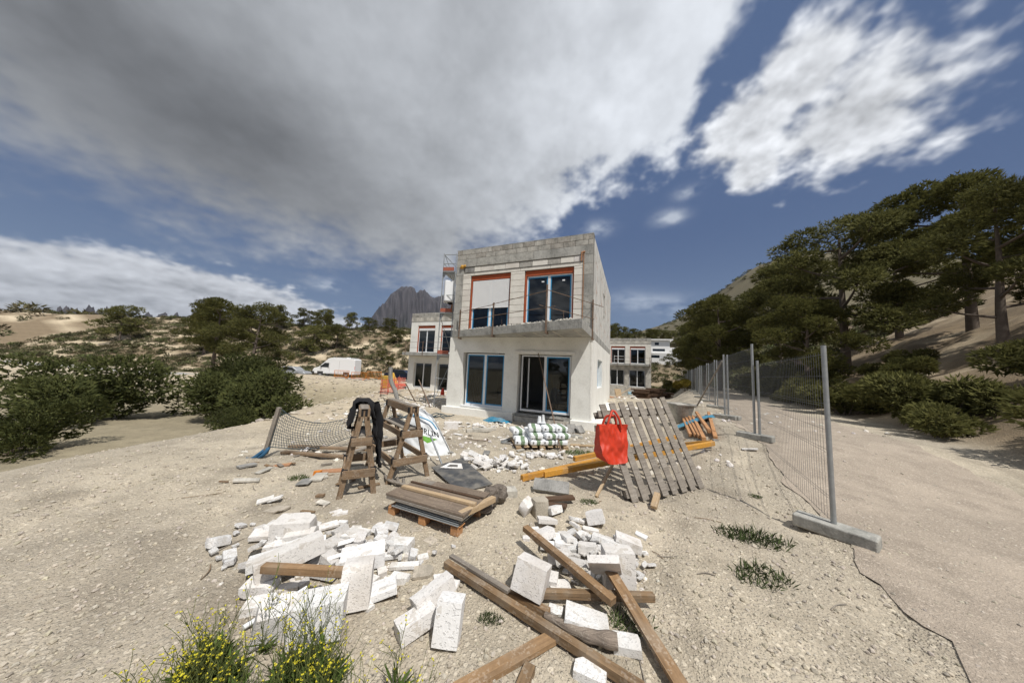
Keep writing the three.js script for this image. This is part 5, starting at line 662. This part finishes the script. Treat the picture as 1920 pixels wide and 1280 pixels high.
timber('plank', 'brown plank lying on the dirt before the sagging net', -4.06, -5.4, -2.5, -5.15, 0.1, 0.04, 0.0, 0.02, M.woodOld, 'plank'); timber('plank', 'second brown plank stacked askew by the sagging net', -4.2, -5.75, -2.6, -5.6, 0.1, 0.04, 0.03, 0.06, M.woodOld, 'plank'); timber('grey_plank', 'grey plank leaning low between the trestles', -2.9, -5.3, -2.1, -6.3, 0.09, 0.03, 0.02, 0.3, M.woodGrey, 'plank');
single('terracotta_shard', 'terracotta shard lying before the brown planks', 'shard', 0.26, 0.02, 0.12, M.terracotta, -3.55, -4.72, 20, 0, 4, 0, 2); single('board_shard', 'rust coloured board shard lying near the draped trestle', 'shard', 0.36, 0.02, 0.14, M.terracotta, -2.62, -4.55, 14, 0, 2, 0, 2, 8); single('orange_lump', 'small orange lump of foam by the rust coloured shard', 'lump', 0.09, 0.06, 0.07, M.orangePlastic, -2.75, -4.38, 0, 0, 0, 0, 3, 4);
one('curved_grille', 'curved wooden slats lying on the ground under the trestle', 'slats', [0, 1, 2, 3].map((k) => tube([[-1.75 + k * 0.1, gy(-1.7, -4.2, 0.03), -4.35 + k * 0.03], [-1.6 + k * 0.1, gy(-1.6, -4.0, 0.05), -4.1 + k * 0.05], [-1.35 + k * 0.1, gy(-1.4, -3.95, 0.03), -4.0 + k * 0.02]], 0.02, 6, 12)), M.woodGrey);
// sagging net on a leaning post
{ const T = thing('net_post', 'leaning grey post wrapped in blue rope holding the sagging net', 'post', [-4.13, gy(-4.13, -5.1), -5.1], 0); mesh('post', bar([0, 0.05, 0], [0.13, 0.84, -0.02], 0.06, 0.06), M.woodGrey, T); mesh('rope_wrap', [tube([[-0.06, 0.0, 0.05], [0.02, 0.06, 0.06], [0.05, 0.14, 0.02], [0, 0.16, -0.05], [-0.03, 0.1, 0.02], [-0.1, 0.02, 0.08]], 0.03, 6, 24), tube([[-0.02, 0.1, 0.04], [-0.14, 0.0, 0.1], [-0.2, 0.01, 0.14]], 0.025, 6, 10)], M.blueRope, T);
  const top = new THREE.CatmullRomCurve3([V(-4.0, 0.76, -5.12), V(-3.85, 0.58, -5.3), V(-3.62, 0.43, -5.65), V(-3.4, 0.44, -6.1), V(-3.05, 0.62, -6.7), V(-2.8, 0.75, -7.1)]), bot = new THREE.CatmullRomCurve3([V(-4.1, 0.12, -5.08), V(-3.8, 0.04, -5.3), V(-3.55, -0.02, -5.65), V(-3.35, 0.04, -6.05), V(-3.0, 0.16, -6.6), V(-2.8, 0.25, -7.0)]);
  const nu = 46, nv = 12, gs = [], pt = (i, j) => { const u = i / nu, v = j / nv, p = top.getPoint(u).lerp(bot.getPoint(u), v); p.z += 0.14 * Math.sin(v * Math.PI) * Math.sin(u * Math.PI); return [p.x + 0.012 * n3(i * 0.7, j * 0.9, 2), p.y + 0.012 * n3(i * 0.8, j * 0.6, 5), p.z]; };
  const cord = (p, q, r) => { const a = V(...p), b = V(...q), d = b.clone().sub(a), g = new THREE.CylinderGeometry(r, r, d.length(), 3, 1, true).toNonIndexed(); g.applyMatrix4(M4.compose(a.add(b).multiplyScalar(0.5), Q4.setFromUnitVectors(V(0, 1, 0), d.normalize()), ONE)); return g; };
  for (let i = 0; i <= nu; i++) for (let j = 0; j <= nv; j++) { if (i < nu) gs.push(cord(pt(i, j), pt(i + 1, j), j === 0 || j === nv ? 0.009 : 0.0042)); if (j < nv) gs.push(cord(pt(i, j), pt(i, j + 1), 0.0042)); }
  one('safety_net', 'dark blue knotted net sagging from the leaning post', 'net', gs, M.net); }
one('net_heap', 'crumpled dark net lying on the dirt beyond the draped trestle', 'net', Array.from({ length: 14 }, (_, i) => { const x = -4.6 + i * 0.14, z = -9.2 - 0.12 * i; return tube([[x, gy(x, z, 0.03), z], [x + 0.25, gy(x, z, 0.16 * Math.abs(Math.sin(i * 2))), z - 0.2], [x + 0.5, gy(x + 0.5, z - 0.4, 0.04), z - 0.35], [x + 0.75, gy(x + 0.7, z - 0.3, 0.12 * Math.abs(Math.cos(i))), z - 0.2]], 0.018, 5, 16); }), M.net);

// ------------------------------------------------------------------ farther things on the site
M.wire = plain(0.16, 0.17, 0.18, 0.5, 0.5); M.blueFilm = plain(0.07, 0.28, 0.42, 0.4);
// wire fence along the track
{ const wires = []; const cyl = (p, q, r) => { const a = V(...p), b = V(...q), d = b.clone().sub(a), g = new THREE.CylinderGeometry(r, r, d.length(), 3, 1, true).toNonIndexed(); g.applyMatrix4(M4.compose(a.add(b).multiplyScalar(0.5), Q4.setFromUnitVectors(V(0, 1, 0), d.normalize()), ONE)); return g; };
  for (let i = 1; i < 44; i++) { const x = i * 0.078; wires.push(cyl([x, 0.12, 0], [x, 1.98, 0], 0.0019)); }
  for (const y of [0.13, 0.35, 0.38, 0.85, 0.88, 1.1, 1.36, 1.39, 1.7, 1.95]) wires.push(cyl([0.03, y, 0.004], [3.4, y, 0.004], 0.0024));
  const wg = mergeGeometries(wires), pg = rod([0, 0, 0], [0, 2.05, 0], 0.024, 0.024, 8), fg = bev(0.62, 0.13, 0.22, 0.02), dir = V(0.57, 0, -1).normalize(), turn = Math.atan2(-dir.z, dir.x);
  for (let k = -1; k < 13; k++) { const d = 6.3 + k * 3.04, x = fenceX(d) + 0.12, z = -d, y = gy(x, z); const T = thing('fence_panel', 'galvanised wire mesh fence panel in the row beside the track', 'fence panel', [x, y, z], turn + (k % 3 === 0 ? 0.03 : -0.02), 'wire fence panels beside the track'); mesh('wire_mesh', wg, M.wire, T); mesh('post', pg, M.steel, T); const q = mesh('post', pg, M.steel, T); q.position.x = 3.43; for (const xx of [0, 3.43]) { const f = mesh('concrete_foot', fg, M.concreteB, T); f.position.set(xx, 0.06, 0); f.rotation.y = 1.1; } }
}
one('white_prop', 'long white pole leaning against the wire fence', 'pole', rod([8.35, gy(8.35, -13), -13], [8.0, 2.3, -10.9], 0.03, 0.03, 8), M.woodGrey);
for (const [x0, z0, x1, z1, l] of [[4.66, -7.5, 6.45, -10.8, 0.02], [4.6, -7.2, 6.5, -10.7, 0.02], [4.5, -6.9, 6.6, -10.7, 0.02], [4.33, -6.5, 6.55, -10.4, 0.02], [4.8, -7.0, 6.8, -10.6, 0.09], [4.55, -6.45, 6.9, -10.1, 0.02]]) timber('timber_beam', 'pale orange squared timber in the bundle under the blue film', x0, z0, x1, z1, 0.08, 0.08, l, l, M.timber, 'timber', 'timbers under the blue film');
one('blue_film', 'strip of blue plastic film laid across the bundle of timbers', 'film', sheet((u, v) => { const x = 5.3 + u * 0.85 + v * 0.3, z = -9.2 + u * 0.5 - v * 0.6; return [x, gy(x, z, 0.115) + 0.02 * n3(u * 5, v * 5, 1), z]; }, 16, 10, 0.004), M.blueFilm);
{ const T = thing('mortar_tub', 'grey sloping sided mortar tub behind the leaning pallet', 'tub', [6.43, gy(6.43, -11) - 0.02, -11], 0.1); const g = new THREE.CylinderGeometry(0.5, 0.3, 0.66, 4, 1, false, Math.PI / 4), m2 = new THREE.CylinderGeometry(0.46, 0.27, 0.6, 4, 1, true, Math.PI / 4); mesh('tub_body', put(boxUV(g), 0, 0.34, 0), M.concreteB, T); mesh('rim', [bar([-0.38, 0.68, -0.36], [0.38, 0.68, -0.36], 0.06, 0.05), bar([-0.38, 0.68, 0.36], [0.38, 0.68, 0.36], 0.06, 0.05), bar([-0.37, 0.68, -0.36], [-0.37, 0.68, 0.36], 0.06, 0.05), bar([0.37, 0.68, -0.36], [0.37, 0.68, 0.36], 0.06, 0.05)], M.concrete, T); mesh('mortar_residue', box(0.62, 0.03, 0.62, 0, 0.665, 0), M.concreteW, T); }
for (const [x, z, n, l, w] of [[14.0, -31, 7, 'stack of dark weathered boards before the bare block house', 1.7], [15.9, -31.8, 8, 'taller stack of dark boards beside the first', 2.0], [17.3, -32.5, 5, 'low stack of dark boards by the bushes', 1.6]]) { const T = thing('dark_timber_stack', l, 'boards', [x, gy(x, z), z], -0.25), r = rngOf(x * 10); for (let i = 0; i < n; i++) mesh('board', bev(w * (0.85 + 0.2 * r()), 0.1, 1.0, 0.01, (r() - 0.5) * 0.3, 0.06 + i * 0.14, (r() - 0.5) * 0.2, 0, (r() - 0.5) * 0.16, 0), M.woodDark, T); for (const s of [-0.5, 0.5]) mesh('spacer', bb(s - 0.05, s + 0.05, 0, n * 0.14 - 0.05, -0.4, 0.4), M.woodDark, T); }
one('white_stake', 'long thin white stick slanting over the rubble by the bare block house', 'stick', rod([6.6, gy(6.6, -18, 0.1), -18], [10.4, gy(10.4, -24, 0.9), -25], 0.03, 0.03, 6), M.woodPale);
one('orange_tarp', 'crumpled orange brown tarp by the corner of the house', 'tarp', sheet((u, v) => { const x = 8.0 + u * 1.2, z = -22.6 - v * 0.8; return [x, gy(x, z, 0.12) + 0.22 * Math.abs(n3(u * 3, v * 3, 2)) + 0.1 * Math.sin(u * 3.1), z]; }, 14, 10, 0.02), M.terracotta);
{ const T = thing('hand_truck', 'upright metal hand truck with a pale blue tub by the sliding door', 'hand truck', [14.7, gy(14.7, -36.2), -36.2], -0.3); mesh('frame', [rod([0, 0, 0], [0, 1.15, -0.1], 0.025), rod([0.45, 0, 0], [0.45, 1.15, -0.1], 0.025), rod([0, 1.15, -0.1], [0.45, 1.15, -0.1], 0.025), rod([0, 0.7, -0.06], [0.45, 0.7, -0.06], 0.02)], M.steel, T); mesh('tub', bev(0.42, 0.3, 0.3, 0.04, 0.23, 0.35, 0.15), plain(0.3, 0.5, 0.62), T); }
single('leaning_board', 'pale beige board leaning before the bare block house', 'board', 1.0, 0.9, 0.05, M.woodPale, 13.4, -36, 20, -14, 0, 0, 1, 6);
// bars and pipe before the left house
one('rebar_stake', 'dark steel stake slanting from the rubble by the scaffold foot', 'stake', rod([-4.9, gy(-4.9, -15.3), -15.3], [-5.42, 0.65, -15.1], 0.03, 0.03, 6), M.rust); one('rebar_stake', 'dark steel stake slanting towards the scaffold foot', 'stake', rod([-3.55, gy(-3.55, -13.3), -13.2], [-4.5, 0.9, -14.3], 0.03, 0.03, 6), M.rust);
one('black_hose', 'thin dark hose lying over the rubble before the white rendered house', 'hose', tube([[-7.2, gy(-7.2, -16, 0.35), -16], [-6.2, gy(-6.2, -16, 0.35), -15.6], [-5.2, gy(-5.2, -15.5, 0.12), -15.2], [-4.2, gy(-4.2, -15, 0.05), -14.8]], 0.02, 5, 24), M.black);
one('grey_pipe', 'bent grey plastic pipe standing up from the rubble', 'pipe', tube([[-5.45, gy(-5.45, -14.4), -14.4], [-5.7, 0.3, -14.5], [-5.95, 0.8, -14.5], [-6.02, 1.45, -14.5]], 0.1, 10, 24), M.slate);
{ const T = thing('yellow_formwork', 'stack of yellow formwork panels by the roadside', 'formwork', [-13.5, gy(-13.5, -32), -32], -0.2); for (let i = 0; i < 7; i++) mesh('panel', bev(1.0, 0.16, 0.8, 0.02, (i % 2) * 0.05, 0.1 + i * 0.19, 0), M.yellow, T); mesh('slanted_panel', put(bev(0.12, 1.9, 0.7, 0.02), 0.95, 0.85, 0.1, 0, 0, 0.5), M.yellow, T); }
for (const [i, [x, z]] of [[-7.5, -17], [-7.7, -18.4], [-8.0, -20], [-8.3, -21.6]].entries()) { const T = thing('safety_post', 'thin post with a strip of red safety netting', 'post', [x, gy(x, z), z], 0.2 * i, 'posts with red safety netting'); mesh('post', rod([0, 0, 0], [0.05, 1.2, 0], 0.022), M.rust, T); const gs = []; for (let a = 0; a < 9; a++) gs.push(box(0.5, 0.022, 0.01, 0.2, 0.2 + a * 0.1 + 0.03 * Math.sin(a * 2 + i), 0.02, 0, 0, 0.15 * Math.sin(a + i))); for (let a = 0; a < 6; a++) gs.push(box(0.022, 0.85, 0.01, -0.03 + a * 0.1, 0.6, 0.02, 0, 0, 0.08 * Math.sin(a))); mesh('red_netting', gs, M.redNet, T); }
single('orange_sheet', 'heap of reddish orange netting before the dark parked car', 'netting', 2.6, 0.5, 1.2, M.redNet, -11.4, -31, 0, 0, 0, -0.2, 5, 12);
// vehicles on the road
function wheel(T, x, z, r) { const w = new THREE.Mesh(); const t = mesh('wheel', put(boxUV(new THREE.CylinderGeometry(r, r, 0.2, 18)), x, r, z, Math.PI / 2, 0, 0), M.tyre, T); mesh('rim', put(boxUV(new THREE.CylinderGeometry(r * 0.62, r * 0.62, 0.22, 14)), x, r, z, Math.PI / 2, 0, 0), M.silver, t); }
{ const T = thing('delivery_van', 'white high roofed panel van parked on the road', 'van', [-25.2, gy(-25.2, -42.2) + 0.03, -42.2], 0.03); const w = 1.95;
  const body = boxUV(new THREE.ExtrudeGeometry(poly([[-2.85, 0.42], [-2.9, 0.75], [-2.75, 1.02], [-2.15, 1.2], [-1.35, 1.95], [-0.85, 2.45], [-0.5, 2.55], [2.7, 2.52], [2.8, 2.4], [2.84, 0.5], [2.75, 0.4]]), { depth: w - 0.16, bevelEnabled: true, bevelSize: 0.07, bevelThickness: 0.08, bevelSegments: 3 })); body.translate(0, 0, -w / 2 + 0.08); mesh('body', body, M.paintWhite, T);
  const gl = extr(poly([[-1.98, 1.26], [-1.32, 1.88], [-0.72, 1.88], [-0.72, 1.24]]), 0.02); mesh('side_window', put(gl, 0, 0, w / 2 - 0.008), M.carGlass, T); const ws = sheet((u, v) => [-2.24 + v * 0.86, 1.19 + v * 0.82, (u - 0.5) * 1.6], 4, 4, 0.02); mesh('windscreen', ws, M.carGlass, T);
  mesh('bumper', bev(0.35, 0.34, w + 0.02, 0.05, -2.82, 0.5, 0), M.dark, T); mesh('side_moulding', bb(-1.3, 1.2, 0.5, 0.58, w / 2, w / 2 + 0.025), M.shutter, T); mesh('door_seam', [bx(-0.62, -0.6, 0.5, 1.9, w / 2, w / 2 + 0.006), bx(0.72, 0.74, 0.5, 2.2, w / 2, w / 2 + 0.006)], M.slate, T); mesh('door_handle', bb(-0.84, -0.7, 1.12, 1.17, w / 2, w / 2 + 0.03), M.dark, T); mesh('mirror', bev(0.12, 0.26, 0.2, 0.03, -1.7, 1.4, w / 2 + 0.14), M.dark, T); mesh('headlight', bev(0.2, 0.22, 0.35, 0.05, -2.72, 0.92, w / 2 - 0.25), M.silver, T); mesh('rear_lamp', bev(0.05, 0.5, 0.1, 0.02, 2.88, 1.3, w / 2 - 0.08), M.redNet, T);
  mesh('roof_rack', [bb(-0.4, 2.6, 2.66, 2.71, -0.7, -0.66), bb(-0.4, 2.6, 2.66, 2.71, 0.66, 0.7), bb(1.3, 1.6, 2.62, 2.78, -0.3, 0.3)], M.shutter, T); for (const x of [-1.85, 1.75]) for (const z of [w / 2 - 0.12, -w / 2 + 0.12]) wheel(T, x, z, 0.34); mesh('wheel_arch', [bx(-2.25, -1.45, 0.3, 0.68, w / 2 - 0.02, w / 2 + 0.008), bx(1.35, 2.15, 0.3, 0.68, w / 2 - 0.02, w / 2 + 0.008)], M.dark, T); }
function car(label, x, z, turn, mat, flip = 1) { const T = thing('parked_car', label, 'car', [x, gy(x, z) + 0.03, z], turn), w = 1.75; const b = boxUV(new THREE.ExtrudeGeometry(poly([[-2.1, 0.35], [-2.15, 0.62], [-1.95, 0.82], [-1.1, 0.95], [-0.45, 1.42], [0.75, 1.46], [1.6, 1.0], [2.05, 0.92], [2.1, 0.38]]), { depth: w - 0.14, bevelEnabled: true, bevelSize: 0.06, bevelThickness: 0.07, bevelSegments: 3 })); b.translate(0, 0, -w / 2 + 0.07); mesh('body', b, mat, T); for (const s of [1, -1]) { const g = extr(poly([[-0.98, 0.97], [-0.42, 1.37], [0.7, 1.4], [1.35, 1.02]]), 0.015); mesh('side_window', put(g, 0, 0, s > 0 ? w / 2 - 0.004 : -w / 2 - 0.012), M.carGlass, T); } mesh('windscreen', sheet((u, v) => [-1.1 + v * 0.64, 0.99 + v * 0.43, (u - 0.5) * 1.4], 4, 4, 0.02), M.carGlass, T); mesh('headlight', bev(0.1, 0.14, 0.3, 0.04, -2.1, 0.68, w / 2 - 0.3), M.silver, T); mesh('bumper', bev(0.2, 0.22, w, 0.05, -2.12, 0.45, 0), M.slate, T); for (const xx of [-1.3, 1.3]) for (const zz of [w / 2 - 0.1, -w / 2 + 0.1]) wheel(T, xx, zz, 0.31); return T; }
car('silver hatchback parked nose towards the white van', -31.8, -42.4, Math.PI + 0.05, M.silver); car('dark blue car parked behind the yellow formwork', -15.2, -40.6, Math.PI, M.navy); car('pale car half hidden behind the dark shrubs', -37.5, -42.6, 0, M.silver);
for (const [x, z] of [[-20.6, -39.4], [-18.6, -39.6], [-22.8, -39.2]]) { const T = thing('crowd_barrier', 'low orange barrier standing at the roadside by the van', 'barrier', [x, gy(x, z), z], 0.05, 'orange roadside barriers'); mesh('frame', [bar([-0.95, 0.12, 0], [-0.95, 1.05, 0], 0.05, 0.05), bar([0.95, 0.12, 0], [0.95, 1.05, 0], 0.05, 0.05), bar([-0.95, 1.03, 0], [0.95, 1.03, 0], 0.05, 0.05), bar([-0.95, 0.2, 0], [0.95, 0.2, 0], 0.05, 0.05)], M.orangePlastic, T); mesh('bars', Array.from({ length: 9 }, (_, i) => bar([-0.76 + i * 0.19, 0.2, 0], [-0.76 + i * 0.19, 1.03, 0], 0.025, 0.025)), M.orangePlastic, T); for (const s of [-0.7, 0.7]) mesh('foot', bb(s - 0.04, s + 0.04, 0, 0.1, -0.3, 0.3), M.orangePlastic, T); }
// ------------------------------------------------------------------ weeds and twigs
{ const r = rngOf(400), yel = plain(0.55, 0.5, 0.03, 0.8), green = surf({ vc: true, rough: 0.9, extra: { specularIntensity: 0.2 } }), stemM = plain(0.10, 0.12, 0.03, 0.9);
  const quadCol = (pos, col, p, q, w, c) => { const d = q.clone().sub(p), s = V(r() - 0.5, r() - 0.5, r() - 0.5).cross(d).normalize().multiplyScalar(w), m = p.clone().lerp(q, 0.5); pos.push(p.x, p.y, p.z, m.x + s.x, m.y + s.y, m.z + s.z, q.x, q.y, q.z, p.x, p.y, p.z, q.x, q.y, q.z, m.x - s.x, m.y - s.y, m.z - s.z); for (let i = 0; i < 6; i++) col.push(...c); };
  const geo = (pos, col) => { const g = new THREE.BufferGeometry(); g.setAttribute('position', new THREE.Float32BufferAttribute(pos, 3)); if (col) g.setAttribute('color', new THREE.Float32BufferAttribute(col, 3)); g.computeVertexNormals(); return g; };
  function mustard(x, z, h, n, leafy, label) {
    const T = thing('mustard_plant', label, 'plant', [x, gy(x, z) - 0.01, z], 0, 'yellow flowering weeds'), stems = [], fp = [], lp = [], lc = [], fcol = [];
    for (let i = 0; i < n; i++) { const a = r() * 6.3, sp = 0.12 + 0.5 * r(), H = h * (0.55 + 0.55 * r()), p0 = [0.04 * (r() - 0.5), 0, 0.04 * (r() - 0.5)], p1 = [Math.cos(a) * sp * H * 0.4, H * 0.5, Math.sin(a) * sp * H * 0.4], p2 = [Math.cos(a + 0.3) * sp * H, H, Math.sin(a + 0.3) * sp * H]; stems.push(tube([p0, p1, p2], 0.0016, 3, 6)); const tips = [p2];
      for (let k = 0; k < 3; k++) { const t = 0.45 + 0.4 * r(), b = V(...p1).lerp(V(...p2), t), q = b.clone().add(V((r() - 0.5) * 0.14, 0.05 + 0.08 * r(), (r() - 0.5) * 0.14)); stems.push(tube([b.toArray(), b.clone().lerp(q, 0.5).add(V(0.006, 0.004, 0)).toArray(), q.toArray()], 0.0011, 3, 3)); tips.push(q.toArray()); }
      for (const t of tips) { const nf = Math.floor(r() * 2.4); for (let f = 0; f < nf; f++) { const c = V(...t).add(V((r() - 0.5) * 0.022, (r() - 0.6) * 0.03, (r() - 0.5) * 0.022)); for (let q = 0; q < 4; q++) quadCol(fp, fcol, c, c.clone().add(V((r() - 0.5) * 0.016, 0.002 + 0.006 * r(), (r() - 0.5) * 0.016)), 0.0035, [1, 1, 1]); } }
      for (let l = 0; l < leafy; l++) { const t = r() * r() * 0.8, b = V(...p0).lerp(V(...p1), t), q = b.clone().add(V((r() - 0.5) * 0.2, 0.01 + 0.07 * r(), (r() - 0.5) * 0.2)); const v = 0.6 + 0.7 * r(); quadCol(lp, lc, b, q, 0.0045 + 0.005 * r(), [0.07 * v, 0.105 * v, 0.025 * v]); } }
    for (const [n_, g_, m_] of [['stems', stems, stemM], ['flowers', geo(fp), yel], ['leaves', geo(lp, lc), green]]) mesh(n_, g_, m_, T).userData.kind = 'stuff';
  }
  for (let i = 0; i < 18; i++) { const d = 1.32 + 0.34 * r(), x = -1.55 + 0.82 * r() + (d - 1.3) * -0.1; mustard(x, -d, 0.2 + 0.12 * r(), 11, 46, 'bushy yellow flowering weed in the thick clump beside the white blocks'); }
  for (const [x, z, h, n] of [[-0.78, -1.5, 0.32, 8], [-0.62, -1.42, 0.32, 7], [-0.95, -1.72, 0.3, 7], [-0.5, -1.6, 0.24, 6], [-1.3, -1.75, 0.34, 8], [-0.32, -1.45, 0.2, 5], [-1.1, -1.6, 0.38, 8]]) mustard(x, z, h, n, 6, 'sparse yellow flowering weed with bare thin stems at the edge of the clump');
  function weed(x, z, s, label, dark) { const lp = [], lc = []; for (let i = 0; i < 260; i++) { const a = r() * 6.3, k = Math.sqrt(r()), bx_ = Math.cos(a) * s * 1.3 * k + 0.3 * s * n3(i * 0.3, 1, x), bz_ = Math.sin(a) * s * 0.9 * k, p = V(bx_, 0, bz_), q = p.clone().add(V((r() - 0.5) * s * 0.7, s * (0.08 + 0.42 * r()), (r() - 0.5) * s * 0.7)), v = (0.6 + 0.9 * r()) * dark; quadCol(lp, lc, p, q, s * 0.022 + 0.0012, [0.07 * v, 0.095 * v, 0.035 * v]); } tag(mesh('weed_tuft', geo(lp, lc), green), label, 'weed').position.set(x, gy(x, z), z); }
  weed(2.45, -3.2, 0.16, 'dark spiky weed among stones to the side of the track edge', 0.7); weed(2.62, -3.1, 0.2, 'widest dark weed patch among the loose stones', 0.7); weed(2.16, -2.55, 0.17, 'dark fine leaved weed on the gravel beneath the fence bank', 0.7); weed(0.84, -2.05, 0.12, 'green tuft growing beside the wide pale plank', 1); weed(1.06, -3.78, 0.08, 'little green weed beside the leaning pallet stick', 1); weed(-0.05, -2.02, 0.06, 'small dark weed near the middle of the long beam', 0.6); weed(3.5, -4.2, 0.07, 'small green weed alone on the dirt past the pallet', 1); weed(-2.9, -4.2, 0.1, 'little weed by the terracotta shard', 0.9); weed(1.55, -6.4, 0.22, 'olive weed patch at the foot of the steel bar', 1.3);
  for (let i = 0; i < 44; i++) { const d = 1.6 + 3.6 * r(), x = (r() * 2 - 1) * (0.9 + d * 0.85), z = -d, a = r() * 6.3, L = 0.05 + 0.14 * r() * r(), b = a + 0.6 * (r() - 0.5); one('twig', 'thin dry twig lying on the pale dirt', 'twig', tube([[x, gy(x, z, 0.006), z], [x + Math.cos(a) * L, gy(x + Math.cos(a) * L, z + Math.sin(a) * L, 0.012), z + Math.sin(a) * L], [x + Math.cos(b) * L * 2, gy(x + Math.cos(b) * L * 2, z + Math.sin(b) * L * 2, 0.005), z + Math.sin(b) * L * 2]], 0.003 + 0.002 * r(), 4, 6), r() < 0.5 ? M.woodGrey : M.woodOld, [0, 0, 0], 'dry twigs on the dirt'); }
}

// scraps of timber and broken tile about the yard
{ const r = rngOf(777); for (let i = 0; i < 64; i++) { const q = r(); let x, z; if (q < 0.45) { x = -3.9 + 2.2 * r(); z = -3.2 - 2.6 * r(); } else if (q < 0.8) { x = -2.2 + 4.2 * r(); z = -5.6 - 3.0 * r(); } else { x = 2.6 + 2.6 * r(); z = -5.5 - 5 * r(); } const L = 0.08 + 0.3 * r() * r(), a = r() * 6.3, wood = r() < 0.55, w = wood ? 0.02 + 0.04 * r() : 0.06 + 0.1 * r(), h = 0.01 + 0.015 * r(), y = gy(x, z, h / 2 + 0.006);
  const dx = Math.cos(a) * L / 2, dz = Math.sin(a) * L / 2; const g = bar([x - dx, gy(x - dx, z - dz, h / 2 + 0.008), z - dz], [x + dx, gy(x + dx, z + dz, h / 2 + 0.008 + 0.03 * r()), z + dz], w, h); if (wood) one('wood_scrap', 'small splintered scrap of wood lying about the yard', 'scrap', g, [M.woodOld, M.woodGrey, M.woodPale, M.woodBeam][i % 4], [0, 0, 0], 'wood scraps about the yard'); else one('tile_scrap', 'small flat scrap of broken tile lying about the yard', 'scrap', g, [M.tan, M.slate, M.concreteW, M.aac[1]][i % 4], [0, 0, 0], 'tile scraps about the yard'); } }

scene.traverse((o) => { if (o.isMesh) { o.castShadow = true; o.receiveShadow = true; } });
renderer.render(scene, camera);
